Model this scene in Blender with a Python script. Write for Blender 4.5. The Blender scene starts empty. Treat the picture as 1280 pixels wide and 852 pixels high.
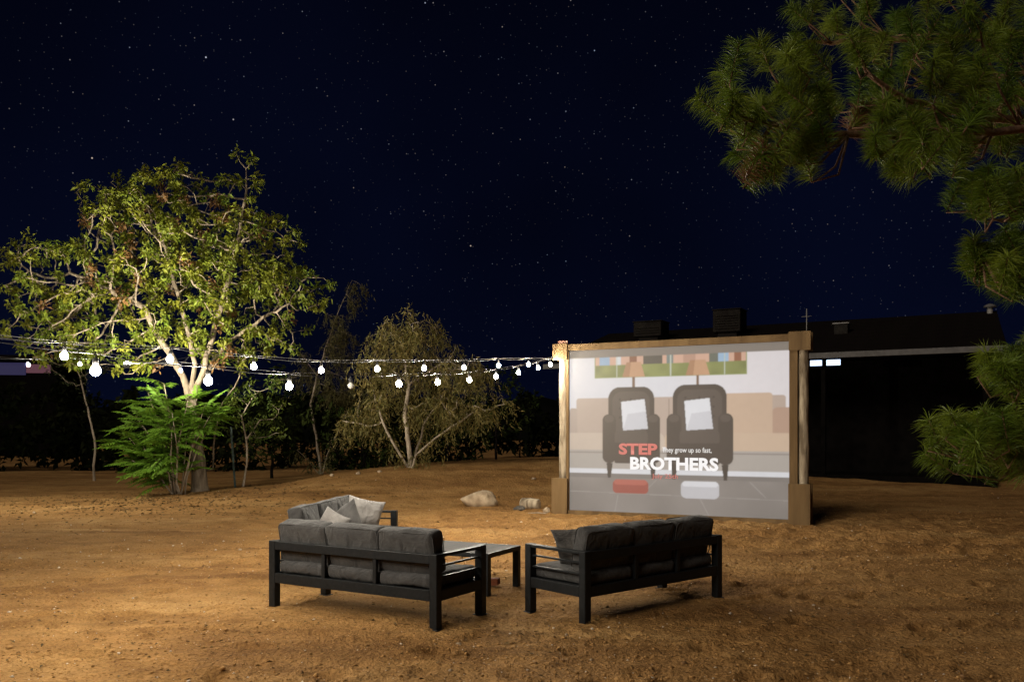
import bpy, math, random
import numpy as np
from mathutils import Vector, Matrix

SC = bpy.context.scene
COL = SC.collection
R = math.radians
rnd = random.Random(7)
rng = np.random.default_rng(11)

# ------------------------------------------------------------------ camera, sky, sun, exposure
CAM_H, FPX, HOR = 1.75, 1100.0, 538.0
cam_d = bpy.data.cameras.new('camera')
cam_d.sensor_width = 36.0
cam_d.lens = 36.0 * FPX / 1280.0
cam_d.shift_y = (HOR - 426.0) / 1280.0
cam_d.clip_start = 0.05
cam_d.clip_end = 3000
cam = bpy.data.objects.new('camera', cam_d)
cam.location = (0, 0, CAM_H)
cam.rotation_euler = (R(90), 0, 0)
COL.objects.link(cam)
SC.camera = cam

SUN_EL, SUN_AZ = 33.0, -40.0            # a weak, broad night glow from camera-left
world = bpy.data.worlds.new('World')
SC.world = world
world.use_nodes = True
nt = world.node_tree
nt.nodes.clear()
N, L = nt.nodes, nt.links
out = N.new('ShaderNodeOutputWorld')
bg = N.new('ShaderNodeBackground')
L.new(bg.outputs[0], out.inputs[0])
tc = N.new('ShaderNodeTexCoord')
sep = N.new('ShaderNodeSeparateXYZ')
L.new(tc.outputs['Generated'], sep.inputs[0])
ramp = N.new('ShaderNodeValToRGB')
ramp.color_ramp.elements[0].position = 0.0
ramp.color_ramp.elements[0].color = (0.0011, 0.0021, 0.0092, 1)
ramp.color_ramp.elements[1].position = 0.6
ramp.color_ramp.elements[1].color = (0.0004, 0.00055, 0.0021, 1)
L.new(sep.outputs[2], ramp.inputs[0])
# faint uneven airglow
nz = N.new('ShaderNodeTexNoise'); nz.inputs['Scale'].default_value = 2.2; nz.inputs['Detail'].default_value = 3
L.new(tc.outputs['Generated'], nz.inputs[0])
mr = N.new('ShaderNodeMapRange'); mr.inputs[1].default_value = .3; mr.inputs[2].default_value = .7
mr.inputs[3].default_value = .65; mr.inputs[4].default_value = 1.4
L.new(nz.outputs[0], mr.inputs[0])
mixg = N.new('ShaderNodeVectorMath'); mixg.operation = 'SCALE'
L.new(ramp.outputs[0], mixg.inputs[0]); L.new(mr.outputs[0], mixg.inputs['Scale'])
acc = mixg.outputs[0]
for scale, thr, gain, powr in ((46, .046, .75, 3.4), (100, .080, .22, 2.0), (190, .14, .06, 1.3)):
    v = N.new('ShaderNodeTexVoronoi'); v.inputs['Scale'].default_value = scale
    L.new(tc.outputs['Generated'], v.inputs['Vector'])
    m1 = N.new('ShaderNodeMapRange'); m1.interpolation_type = 'SMOOTHSTEP'
    m1.inputs[1].default_value = thr; m1.inputs[2].default_value = thr * .25
    m1.inputs[3].default_value = 0; m1.inputs[4].default_value = 1
    L.new(v.outputs['Distance'], m1.inputs[0])
    sc_ = N.new('ShaderNodeSeparateColor'); L.new(v.outputs['Color'], sc_.inputs[0])
    p = N.new('ShaderNodeMath'); p.operation = 'POWER'; p.inputs[1].default_value = powr
    L.new(sc_.outputs[0], p.inputs[0])
    mm = N.new('ShaderNodeMath'); mm.operation = 'MULTIPLY'
    L.new(p.outputs[0], mm.inputs[0]); L.new(m1.outputs[0], mm.inputs[1])
    m2 = N.new('ShaderNodeMath'); m2.operation = 'MULTIPLY'; m2.inputs[1].default_value = gain
    L.new(mm.outputs[0], m2.inputs[0])
    tint = N.new('ShaderNodeValToRGB')
    tint.color_ramp.elements[0].color = (.55, .7, 1, 1); tint.color_ramp.elements[1].color = (1, .8, .65, 1)
    L.new(sc_.outputs[1], tint.inputs[0])
    s2 = N.new('ShaderNodeVectorMath'); s2.operation = 'SCALE'
    L.new(tint.outputs[0], s2.inputs[0]); L.new(m2.outputs[0], s2.inputs['Scale'])
    ad = N.new('ShaderNodeVectorMath'); ad.operation = 'ADD'
    L.new(acc, ad.inputs[0]); L.new(s2.outputs[0], ad.inputs[1])
    acc = ad.outputs[0]
L.new(acc, bg.inputs[0])
bg.inputs[1].default_value = 1.0

sun_d = bpy.data.lights.new('sun', 'SUN')
sun_d.energy = 0.78
sun_d.angle = R(24)
sun_d.color = (1.0, 0.86, 0.70)
sun = bpy.data.objects.new('sun', sun_d)
COL.objects.link(sun)
_a = R(SUN_AZ); _e = R(SUN_EL)
_to = Vector((math.sin(_a) * math.cos(_e), -math.cos(_a) * math.cos(_e), math.sin(_e)))   # towards the light
sun.rotation_euler = _to.to_track_quat('Z', 'Y').to_euler()
sun.location = (-20, -20, 30)

vs = SC.view_settings
vs.view_transform = 'Standard'
try: vs.look = 'None'
except Exception: pass
vs.exposure = 0.36
vs.gamma = 1.0
vs.use_curve_mapping = False
cy = SC.cycles
cy.use_denoising = True
cy.max_bounces = 5
cy.diffuse_bounces = 3
cy.glossy_bounces = 2
cy.transmission_bounces = 3
cy.transparent_max_bounces = 6
cy.caustics_reflective = False
cy.caustics_refractive = False
cy.sample_clamp_indirect = 3.0

BULB_L = 1120.0          # radiance of a lit bulb globe
UPLIGHT_W = 2300.0

# ------------------------------------------------------------------ helpers
def px(x, y, Y):                     # photo pixel + distance -> point
    return Vector(((x - 640.0) / FPX * Y, Y, CAM_H + (HOR - y) / FPX * Y))

def tag(o, label=None, cat=None, group=None, kind=None):
    if label: o['label'] = label
    if cat: o['category'] = cat
    if group: o['group'] = group
    if kind: o['kind'] = kind
    return o

def empty(name, loc, rz=0.0):
    o = bpy.data.objects.new(name, None)
    o.empty_display_size = .2
    o.location = loc
    o.rotation_euler = (0, 0, rz)
    COL.objects.link(o)
    return o

def mesh_data(name, v, f, mat, smooth=False, cols=None):
    me = bpy.data.meshes.new(name)
    v = np.asarray(v, dtype=np.float32)
    if isinstance(f, np.ndarray):
        nf, k = f.shape
        me.vertices.add(len(v)); me.vertices.foreach_set('co', v.ravel())
        me.loops.add(nf * k); me.loops.foreach_set('vertex_index', f.astype(np.int32).ravel())
        me.polygons.add(nf)
        me.polygons.foreach_set('loop_start', np.arange(0, nf * k, k, dtype=np.int32))
        me.update(calc_edges=True)
    else:
        me.from_pydata(v.tolist(), [], f)
        me.update()
    if cols is not None:
        ca = me.color_attributes.new('Col', 'FLOAT_COLOR', 'POINT')
        c4 = np.ones((len(v), 4), dtype=np.float32); c4[:, :3] = cols
        ca.data.foreach_set('color', c4.ravel())
    if smooth:
        me.polygons.foreach_set('use_smooth', np.ones(len(me.polygons), dtype=bool))
    if mat: me.materials.append(mat)
    return me

def obj(name, me, parent=None, loc=None, rot=None):
    o = bpy.data.objects.new(name, me)
    if parent: o.parent = parent
    if loc is not None: o.location = loc
    if rot is not None: o.rotation_euler = rot
    COL.objects.link(o)
    return o

class MB:
    """collects simple solids into one mesh"""
    def __init__(s): s.v = []; s.f = []
    def add(s, v, f):
        n = len(s.v)
        s.v += [tuple(p) for p in v]
        s.f += [tuple(i + n for i in q) for q in f]
        return s
    def box(s, x0, x1, y0, y1, z0, z1, bev=0.0, M=None):
        if bev <= 0:
            v = [(x, y, z) for z in (z0, z1) for y in (y0, y1) for x in (x0, x1)]
            f = [(0, 2, 3, 1), (4, 5, 7, 6), (0, 1, 5, 4), (2, 6, 7, 3), (0, 4, 6, 2), (1, 3, 7, 5)]
        else:
            b = min(bev, (x1 - x0) * .45, (y1 - y0) * .45, (z1 - z0) * .45)
            c = ((x0 + x1) / 2, (y0 + y1) / 2, (z0 + z1) / 2)
            h = ((x1 - x0) / 2, (y1 - y0) / 2, (z1 - z0) / 2)
            v = []; idx = {}
            for sx in (-1, 1):
                for sy in (-1, 1):
                    for sz in (-1, 1):
                        sg = (sx, sy, sz)
                        for ax in range(3):
                            p = [c[k] + sg[k] * (h[k] - (0 if k == ax else b)) for k in range(3)]
                            idx[(sg, ax)] = len(v); v.append(tuple(p))
            f = []
            for ax in range(3):
                o1, o2 = (ax + 1) % 3, (ax + 2) % 3
                for sgn in (-1, 1):
                    q = []
                    for a_, b_ in ((-1, -1), (1, -1), (1, 1), (-1, 1)):
                        sg = [0, 0, 0]; sg[ax] = sgn; sg[o1] = a_; sg[o2] = b_
                        q.append(idx[(tuple(sg), ax)])
                    f.append(tuple(q if sgn > 0 else q[::-1]))
                for a_ in (-1, 1):
                    for b_ in (-1, 1):
                        s0 = [0, 0, 0]; s1 = [0, 0, 0]
                        s0[o1] = s1[o1] = a_; s0[o2] = s1[o2] = b_; s0[ax] = -1; s1[ax] = 1
                        s0, s1 = tuple(s0), tuple(s1)
                        q = [idx[(s0, o1)], idx[(s1, o1)], idx[(s1, o2)], idx[(s0, o2)]]
                        f.append(tuple(q if a_ * b_ > 0 else q[::-1]))
            for sx in (-1, 1):
                for sy in (-1, 1):
                    for sz in (-1, 1):
                        sg = (sx, sy, sz)
                        q = [idx[(sg, 0)], idx[(sg, 1)], idx[(sg, 2)]]
                        f.append(tuple(q if sx * sy * sz > 0 else q[::-1]))
        if M is not None: v = [tuple(M @ Vector(p)) for p in v]
        return s.add(v, f)
    def tube(s, pts, rad, n=8, cap=True):
        pts = [Vector(p) for p in pts]
        if not hasattr(rad, '__len__'): rad = [rad] * len(pts)
        v = []; f = []
        ref = None
        for i, p in enumerate(pts):
            d = (pts[min(i + 1, len(pts) - 1)] - pts[max(i - 1, 0)]).normalized()
            if ref is None:
                ref = Vector((1, 0, 0)) if abs(d.x) < .8 else Vector((0, 1, 0))
            a = (ref - d * ref.dot(d)).normalized(); ref = a
            b = d.cross(a)
            for k in range(n):
                t = 2 * math.pi * k / n
                v.append(p + (a * math.cos(t) + b * math.sin(t)) * rad[i])
        for i in range(len(pts) - 1):
            for k in range(n):
                k2 = (k + 1) % n
                f.append((i * n + k, i * n + k2, (i + 1) * n + k2, (i + 1) * n + k))
        if cap:
            f.append(tuple(range(n))[::-1])
            f.append(tuple((len(pts) - 1) * n + k for k in range(n)))
        return s.add(v, f)
    def lathe(s, prof, n=12, c=(0, 0, 0)):
        v = []; f = []
        for (r, z) in prof:
            for k in range(n):
                t = 2 * math.pi * k / n
                v.append((c[0] + r * math.cos(t), c[1] + r * math.sin(t), c[2] + z))
        for i in range(len(prof) - 1):
            for k in range(n):
                k2 = (k + 1) % n
                f.append((i * n + k, i * n + k2, (i + 1) * n + k2, (i + 1) * n + k))
        f.append(tuple(range(n))[::-1]); f.append(tuple((len(prof) - 1) * n + k for k in range(n)))
        return s.add(v, f)
    def data(s, name, mat, smooth=False): return mesh_data(name, s.v, s.f, mat, smooth)
    def build(s, name, mat, parent=None, smooth=False, loc=None, rot=None):
        return obj(name, s.data(name, mat, smooth), parent, loc, rot)

def copy_tree(o, parent=None):
    c = o.copy(); COL.objects.link(c); c.parent = parent
    for ch in list(o.children): copy_tree(ch, c)
    return c

# value noise
_perm = rng.random((256, 256)).astype(np.float32)
_perm3 = rng.random((64, 64, 64)).astype(np.float32)
def vnoise(x, y):
    xi = np.floor(x).astype(int); yi = np.floor(y).astype(int)
    fx = x - xi; fy = y - yi
    fx = fx * fx * (3 - 2 * fx); fy = fy * fy * (3 - 2 * fy)
    a = _perm[xi & 255, yi & 255]; b = _perm[(xi + 1) & 255, yi & 255]
    c = _perm[xi & 255, (yi + 1) & 255]; d = _perm[(xi + 1) & 255, (yi + 1) & 255]
    return (a * (1 - fx) + b * fx) * (1 - fy) + (c * (1 - fx) + d * fx) * fy - .5
def vnoise3(p):
    i = np.floor(p).astype(int); f = p - i; f = f * f * (3 - 2 * f); i &= 63; j = (i + 1) & 63
    r = 0
    for a in (0, 1):
        for b in (0, 1):
            for c in (0, 1):
                w = (f[:, 0] if a else 1 - f[:, 0]) * (f[:, 1] if b else 1 - f[:, 1]) * (f[:, 2] if c else 1 - f[:, 2])
                r = r + w * _perm3[(j if a else i)[:, 0], (j if b else i)[:, 1], (j if c else i)[:, 2]]
    return r - .5
def sstep(a, b, x):
    t = np.clip((x - a) / (b - a), 0, 1); return t * t * (3 - 2 * t)

# ------------------------------------------------------------------ materials
def nodemat(name):
    m = bpy.data.materials.new(name); m.use_nodes = True
    nt = m.node_tree; b = nt.nodes['Principled BSDF']
    return m, nt, nt.nodes, nt.links, b

def noisy(name, c0, c1, scale=8.0, rough=.8, bump=.3, bscale=None, bdist=.01, spec=.3, metal=0.0, detail=6, stretch=None, p0=.35, p1=.65):
    m, nt, N, L, b = nodemat(name)
    tc = N.new('ShaderNodeTexCoord'); src = tc.outputs['Object']
    if stretch:
        mp = N.new('ShaderNodeMapping'); mp.inputs['Scale'].default_value = stretch
        L.new(src, mp.inputs[0]); src = mp.outputs[0]
    n = N.new('ShaderNodeTexNoise'); n.inputs['Scale'].default_value = scale; n.inputs['Detail'].default_value = detail
    L.new(src, n.inputs[0])
    r = N.new('ShaderNodeValToRGB'); r.color_ramp.elements[0].position = p0; r.color_ramp.elements[1].position = p1
    r.color_ramp.elements[0].color = (*c0, 1); r.color_ramp.elements[1].color = (*c1, 1)
    L.new(n.outputs[0], r.inputs[0]); L.new(r.outputs[0], b.inputs['Base Color'])
    b.inputs['Roughness'].default_value = rough; b.inputs['Metallic'].default_value = metal
    b.inputs['Specular IOR Level'].default_value = spec
    if bump:
        n2 = N.new('ShaderNodeTexNoise'); n2.inputs['Scale'].default_value = bscale or scale * 3; n2.inputs['Detail'].default_value = 5
        L.new(src, n2.inputs[0])
        bp = N.new('ShaderNodeBump'); bp.inputs['Strength'].default_value = bump; bp.inputs['Distance'].default_value = bdist
        L.new(n2.outputs[0], bp.inputs['Height']); L.new(bp.outputs[0], b.inputs['Normal'])
    return m

def attr_leaf(name, trans=.35, rough=.55, spec=.25):
    m, nt, N, L, b = nodemat(name)
    at = N.new('ShaderNodeAttribute'); at.attribute_name = 'Col'
    L.new(at.outputs[0], b.inputs['Base Color'])
    b.inputs['Roughness'].default_value = rough; b.inputs['Specular IOR Level'].default_value = spec
    tr = N.new('ShaderNodeBsdfTranslucent')
    L.new(at.outputs[0], tr.inputs[0])
    mx = N.new('ShaderNodeMixShader'); mx.inputs[0].default_value = trans
    L.new(b.outputs[0], mx.inputs[1]); L.new(tr.outputs[0], mx.inputs[2])
    L.new(mx.outputs[0], N['Material Output'].inputs[0])
    return m

def emis(name, col, s, base=(.8, .8, .8)):
    m, nt, N, L, b = nodemat(name)
    b.inputs['Base Color'].default_value = (*base, 1)
    b.inputs['Emission Color'].default_value = (*col, 1)
    b.inputs['Emission Strength'].default_value = s
    return m

def sand_mat():
    m, nt, N, L, b = nodemat('sandy_dirt')
    tc = N.new('ShaderNodeTexCoord')
    def noise(s, d=6, w=0, stretch=None):
        n = N.new('ShaderNodeTexNoise'); n.inputs['Scale'].default_value = s; n.inputs['Detail'].default_value = d
        n.inputs['Distortion'].default_value = w
        src = tc.outputs['Object']
        if stretch:
            mp = N.new('ShaderNodeMapping'); mp.inputs['Scale'].default_value = stretch
            mp.inputs['Rotation'].default_value = (0, 0, R(-6)); L.new(src, mp.inputs[0]); src = mp.outputs[0]
        L.new(src, n.inputs[0]); return n
    def ramp(src, pts):
        r = N.new('ShaderNodeValToRGB'); e = r.color_ramp.elements
        while len(e) < len(pts): e.new(.5)
        for q, (p, c) in zip(e, pts): q.position = p; q.color = (*c, 1)
        L.new(src, r.inputs[0]); return r.outputs[0]
    def mix(a, b_, f, t='MIX'):
        x = N.new('ShaderNodeMixRGB'); x.blend_type = t
        for i, q in ((1, a), (2, b_)):
            if isinstance(q, tuple): x.inputs[i].default_value = (*q, 1)
            else: L.new(q, x.inputs[i])
        if isinstance(f, float): x.inputs[0].default_value = f
        else: L.new(f, x.inputs[0])
        return x.outputs[0]
    big = ramp(noise(.35, 4, .4, (1, 2.2, 1)).outputs[0], [(.3, (.265, .140, .050)), (.5, (.375, .208, .074)), (.72, (.47, .285, .112))])
    mid = ramp(noise(2.6, 6, .2).outputs[0], [(.30, (.74, .70, .66)), (.55, (1, 1, 1)), (.75, (1.12, 1.1, 1.08))])
    fine = ramp(noise(38, 4).outputs[0], [(.3, (.45, .40, .36)), (.5, (1, 1, 1)), (.72, (1.25, 1.22, 1.18))])
    tracks = ramp(noise(.9, 4, .5, (.18, 2.4, 1)).outputs[0], [(.34, (.62, .58, .55)), (.46, (1, 1, 1))])
    c = mix(big, mid, 1.0, 'MULTIPLY'); c = mix(c, fine, .6, 'MULTIPLY'); c = mix(c, tracks, .7, 'MULTIPLY')
    # pale grit specks and dark crumbs
    v = N.new('ShaderNodeTexVoronoi'); v.inputs['Scale'].default_value = 24
    L.new(tc.outputs['Object'], v.inputs['Vector'])
    sp = N.new('ShaderNodeSeparateColor'); L.new(v.outputs['Color'], sp.inputs[0])
    lt = N.new('ShaderNodeMath'); lt.operation = 'LESS_THAN'; lt.inputs[1].default_value = .17; L.new(v.outputs['Distance'], lt.inputs[0])
    gt = N.new('ShaderNodeMath'); gt.operation = 'GREATER_THAN'; gt.inputs[1].default_value = .88; L.new(sp.outputs[0], gt.inputs[0])
    mu = N.new('ShaderNodeMath'); mu.operation = 'MULTIPLY'; L.new(lt.outputs[0], mu.inputs[0]); L.new(gt.outputs[0], mu.inputs[1])
    c = mix(c, (.55, .42, .28), mu.outputs[0])
    gt2 = N.new('ShaderNodeMath'); gt2.operation = 'LESS_THAN'; gt2.inputs[1].default_value = .16; L.new(sp.outputs[1], gt2.inputs[0])
    mu2 = N.new('ShaderNodeMath'); mu2.operation = 'MULTIPLY'; L.new(lt.outputs[0], mu2.inputs[0]); L.new(gt2.outputs[0], mu2.inputs[1])
    c = mix(c, (.12, .065, .028), mu2.outputs[0])
    L.new(c, b.inputs['Base Color'])
    b.inputs['Roughness'].default_value = .95; b.inputs['Specular IOR Level'].default_value = .1
    h1 = noise(16, 8, .3).outputs[0]; h2 = noise(60, 4).outputs[0]
    ad = N.new('ShaderNodeMath'); ad.operation = 'MULTIPLY_ADD'; ad.inputs[1].default_value = .35
    L.new(h2, ad.inputs[0]); L.new(h1, ad.inputs[2])
    bp = N.new('ShaderNodeBump'); bp.inputs['Strength'].default_value = 1.0; bp.inputs['Distance'].default_value = .055
    L.new(ad.outputs[0], bp.inputs['Height']); L.new(bp.outputs[0], b.inputs['Normal'])
    return m

def weave(name, c0, c1):
    m, nt, N, L, b = nodemat(name)
    tc = N.new('ShaderNodeTexCoord')
    n = N.new('ShaderNodeTexNoise'); n.inputs['Scale'].default_value = 9; n.inputs['Detail'].default_value = 6
    L.new(tc.outputs['Object'], n.inputs[0])
    mp = N.new('ShaderNodeMapping'); mp.inputs['Scale'].default_value = (12, 320, 320); L.new(tc.outputs['Object'], mp.inputs[0])
    n3 = N.new('ShaderNodeTexNoise'); n3.inputs['Scale'].default_value = 1; n3.inputs['Detail'].default_value = 3; L.new(mp.outputs[0], n3.inputs[0])
    a = N.new('ShaderNodeMath'); a.operation = 'ADD'; L.new(n.outputs[0], a.inputs[0]); L.new(n3.outputs[0], a.inputs[1])
    r = N.new('ShaderNodeValToRGB'); r.color_ramp.elements[0].position = .75; r.color_ramp.elements[1].position = 1.25
    r.color_ramp.elements[0].color = (*c0, 1); r.color_ramp.elements[1].color = (*c1, 1)
    hm = N.new('ShaderNodeMath'); hm.operation = 'MULTIPLY'; hm.inputs[1].default_value = .5
    r.color_ramp.elements[0].position = .36; r.color_ramp.elements[1].position = .64
    L.new(a.outputs[0], hm.inputs[0]); L.new(hm.outputs[0], r.inputs[0]); L.new(r.outputs[0], b.inputs['Base Color'])
    b.inputs['Roughness'].default_value = .92; b.inputs['Specular IOR Level'].default_value = .15
    b.inputs['Sheen Weight'].default_value = .15
    bp = N.new('ShaderNodeBump'); bp.inputs['Strength'].default_value = .35; bp.inputs['Distance'].default_value = .004
    L.new(a.outputs[0], bp.inputs['Height'])
    n4 = N.new('ShaderNodeTexNoise'); n4.inputs['Scale'].default_value = 7; n4.inputs['Detail'].default_value = 3; n4.inputs['Distortion'].default_value = 1.2
    L.new(tc.outputs['Object'], n4.inputs[0])
    bp2 = N.new('ShaderNodeBump'); bp2.inputs['Strength'].default_value = .8; bp2.inputs['Distance'].default_value = .035
    L.new(n4.outputs[0], bp2.inputs['Height']); L.new(bp.outputs[0], bp2.inputs['Normal']); L.new(bp2.outputs[0], b.inputs['Normal'])
    return m

M = {}
M['sand'] = sand_mat()
M['metal'] = noisy('black_powder_coat', (.008, .0095, .011), (.014, .016, .018), 30, rough=.5, bump=.12, bscale=300, bdist=.001, spec=.22)
M['fabric'] = weave('charcoal_fabric', (.038, .0375, .038), (.068, .067, .067))
M['fabric_dark'] = weave('dark_throw_fabric', (.022, .021, .021), (.12, .115, .11))
M['fabric_mid'] = weave('grey_pillow_fabric', (.075, .073, .073), (.125, .122, .12))
M['fabric_light'] = weave('light_grey_linen', (.19, .182, .176), (.29, .278, .268))
M['tabletop'] = noisy('grey_slat_tabletop', (.055, .056, .06), (.12, .118, .116), 5, spec=.15, rough=.75, bump=.15, stretch=(1.5, 14, 1), bdist=.002)
M['board'] = noisy('brown_painted_board', (.110, .066, .026), (.185, .117, .050), 5, rough=.75, bump=.3, stretch=(1, 1, .15), bscale=40, bdist=.003)
M['log'] = noisy('weathered_log', (.15, .115, .075), (.42, .35, .25), 9, rough=.9, bump=.9, stretch=(1, 1, .22), bscale=14, bdist=.03, p0=.38, p1=.6)
M['bark'] = noisy('tree_bark', (.11, .085, .058), (.27, .215, .155), 10, rough=.95, bump=1.0, stretch=(1, 1, .25), bscale=22, bdist=.03)
M['bark_pale'] = noisy('pale_bark', (.20, .16, .115), (.40, .33, .25), 9, rough=.95, bump=.8, stretch=(1, 1, .3), bdist=.02)
M['bark_pine'] = noisy('pine_bark', (.10, .055, .032), (.24, .14, .085), 14, rough=.95, bump=.8, bdist=.02)
M['leaf'] = attr_leaf('tree_leaf')
M['leaf_dark'] = attr_leaf('dark_scrub_leaf', .2, .9, .0)
M['needle'] = attr_leaf('pine_needle', .2, .5)
M['rock'] = noisy('pale_rock', (.26, .19, .12), (.52, .41, .28), 5, rough=.95, bump=.8, bscale=14, bdist=.03)
M['rock_dark'] = noisy('dark_rock', (.06, .055, .05), (.13, .115, .095), 7, rough=.95, bump=.8, bscale=18, bdist=.02)
M['pebble'] = attr_leaf('grit', 0.0, .95)
M['cord'] = noisy('black_cord', (.02, .02, .02), (.04, .04, .04), 20, rough=.6, bump=0)
M['cable'] = noisy('steel_cable', (.12, .115, .11), (.18, .175, .165), 30, rough=.6, bump=0, spec=.2)
M['bulb'] = emis('lit_bulb', (1.0, .90, .74), BULB_L)
M['bulb_off'] = noisy('frosted_bulb', (.55, .55, .52), (.65, .64, .6), 5, rough=.2, bump=0, spec=.5)
M['roof'] = noisy('dark_roof', (.007, .0055, .005), (.012, .0095, .0085), 3, spec=.02, rough=.9, bump=.5, stretch=(1, 6, 6), bdist=.02)
M['house_wall'] = noisy('dark_house_wall', (.004, .0036, .0032), (.007, .006, .0055), 4, spec=.02, rough=.9, bump=.3)
M['fascia'] = noisy('grey_fascia', (.11, .107, .107), (.15, .145, .145), 6, rough=.6, bump=.1)
M['cooler'] = noisy('dull_cooler_metal', (.014, .012, .011), (.024, .021, .018), 5, spec=.05, rough=.6, bump=.1)
M['vent'] = noisy('grey_vent', (.22, .21, .2), (.3, .29, .28), 5, rough=.5, bump=.1)
M['lamp_blue'] = emis('cold_tube', (.50, .68, 1.0), 1.9)
M['lamp_violet'] = emis('violet_strip', (.30, .28, 1.0), .04, (.03, .03, .05))
M['lamp_pink'] = emis('pink_strip', (1.0, .38, .55), .07, (.05, .03, .03))
M['steel_green'] = noisy('green_post_paint', (.03, .05, .045), (.07, .10, .09), 12, rough=.7, bump=.2)
M['red_wood'] = noisy('reddish_plank', (.16, .045, .022), (.26, .085, .04), 6, rough=.8, bump=.4, stretch=(.3, 3, 3), bdist=.004)
M['brick'] = noisy('pink_brick', (.42, .20, .14), (.55, .30, .22), 14, rough=.95, bump=.6, bdist=.006)
M['hill'] = noisy('far_scrub', (.004, .005, .004), (.008, .008, .007), .2, spec=.0, rough=1, bump=0)

# ------------------------------------------------------------------ ground
HX = np.array([-60, -14, -10, -8, -6.4, -5, -2.8, 0, 2, 4.5, 7, 12, 60.])
HZ = np.array([.0, .0, .06, .15, .27, .52, .74, .86, .86, .62, .35, .25, .2])
FX = np.array([-60, -10, -6, -2, 1, 3, 5, 9, 60.])
FY = np.array([19, 19, 18.2, 19.5, 20.2, 21, 21.5, 22, 22.])
def gz_base(x, y):
    x = np.asarray(x, float); y = np.asarray(y, float)
    H = np.interp(x, HX, HZ); F = np.interp(x, FX, FY)
    rise = H * sstep(F, F + 6, y)
    rise = rise - .5 * H * sstep(F + 7, F + 20, y)
    far = np.clip((np.hypot(x, y) - 60) / 300, 0, 1)
    return rise * (1 - far)
_fr = np.random.default_rng(77)
FOOT = [(a * b, b, _fr.uniform(0, 3.14), _fr.uniform(.7, 1.7)) for a, b in zip(_fr.uniform(-.58, .55, 260), 1 / _fr.uniform(1 / 17., 1 / 5.2, 260))]
def gz_np(x, y):
    z = gz_base(x, y)
    seat = sstep(1.2, 3.2, np.hypot((x + .1) / 1.4, (y - 9.4) / .9))       # trodden flat under the seats
    a = .35 + .65 * seat
    z = z + a * (.05 * vnoise(x * .55 + 9, y * .8 + 3) + .028 * vnoise(x * 1.9, y * 2.6) + .022 * vnoise(x * 5.2, y * 5.6) + .012 * vnoise(x * 10.3, y * 11.1))
    # churned, rough strip in front of the screen and along the foot of the bank
    strip = sstep(13.2, 14.6, y + .28 * x) * (1 - sstep(18.5, 20.5, y + .1 * x)) * sstep(-4, -1.5, x)
    z = z + strip * (.08 * np.abs(vnoise(x * 3.1 + 40, y * 2.6)) + .07 * vnoise(x * 7.7, y * 6.8))
    # shallow wheel ruts curving to the right edge
    for k, off in enumerate((0, 1.45)):
        d = (y - (13.6 + off - .23 * (x - 3) - .012 * (x - 3) ** 2))
        z = z - .075 * np.exp(-(d / .17) ** 2) * sstep(1.5, 4, x) + .035 * np.exp(-((d - .32) / .13) ** 2) * sstep(1.5, 4, x)
    # worn tracks across the yard to the tree
    for c0, sl, w in ((11.4, .06, .22), (13.0, .05, .20), (16.2, .02, .3)):
        d = y - (c0 + sl * (x + 8) + .25 * vnoise(x * .3 + c0, x * 0 + c0))
        z = z - .055 * np.exp(-(d / w) ** 2) * (1 - sstep(-5, -3, x))
    if np.size(x) > 50:                                   # scuffs and footprints
        for fx, fy, an, k in FOOT:
            m = (np.abs(x - fx) < .5) & (np.abs(y - fy) < .5)
            dx, dy = x[m] - fx, y[m] - fy
            u = (dx * math.cos(an) + dy * math.sin(an)) / .14; v_ = (-dx * math.sin(an) + dy * math.cos(an)) / .06
            q = u * u + v_ * v_
            z[m] += k * (-.030 * np.exp(-q) + .016 * np.exp(-(np.sqrt(q) - 1.9) ** 2 * 3))
    return z
def gz(x, y): return float(gz_np(np.array([x]), np.array([y]))[0])

def axis(lo, hi, step, far):
    a = np.arange(lo, hi + 1e-6, step)
    g = step * np.cumsum(1.28 ** np.arange(1, 60)); g = g[g < far]
    return np.concatenate([lo - g[::-1], a, hi + g])
gx = axis(-13, 11, .065, 900); gy1 = np.arange(4.0, 11, .045); gy2 = np.arange(11, 27, .075)
gfar = .075 * np.cumsum(1.28 ** np.arange(1, 60)); gfar = gfar[gfar < 900]
gnear = .045 * np.cumsum(1.35 ** np.arange(1, 60)); gnear = gnear[gnear < 400]
gy = np.concatenate([4.0 - gnear[::-1], gy1, gy2, 27 + gfar])
GX, GY = np.meshgrid(gx, gy)
GZ = gz_np(GX.ravel(), GY.ravel())
gv = np.stack([GX.ravel(), GY.ravel(), GZ], 1)
nx, ny = len(gx), len(gy)
ii = (np.arange(ny - 1)[:, None] * nx + np.arange(nx - 1)[None, :]).ravel()
gf = np.stack([ii, ii + 1, ii + nx + 1, ii + nx], 1)
ground = obj('ground', mesh_data('ground', gv, gf, M['sand'], True))
tag(ground, 'bare sandy brown dirt yard with ruts and grit', kind='structure')

# far scrub hills closing the horizon
hv, hf = [], []
nH = 160
for i in range(nH + 1):
    a = R(-80 + 160 * i / nH); r = 150
    h = 6.0 + 4 * float(vnoise(np.array([i * .13]), np.array([2.2]))[0]) + 2.5 * float(vnoise(np.array([i * .7]), np.array([5.2]))[0])
    for q, (rr, zz) in enumerate(((r - 25, -1), (r, h), (r + 30, -1))):
        hv.append((math.sin(a) * rr, math.cos(a) * rr, zz))
for i in range(nH):
    for q in range(2):
        hf.append((i * 3 + q, (i + 1) * 3 + q, (i + 1) * 3 + q + 1, i * 3 + q + 1))
hills = obj('hills', mesh_data('hills', hv, hf, M['hill'], True))
tag(hills, 'low black hills along the night horizon', kind='structure')

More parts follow.
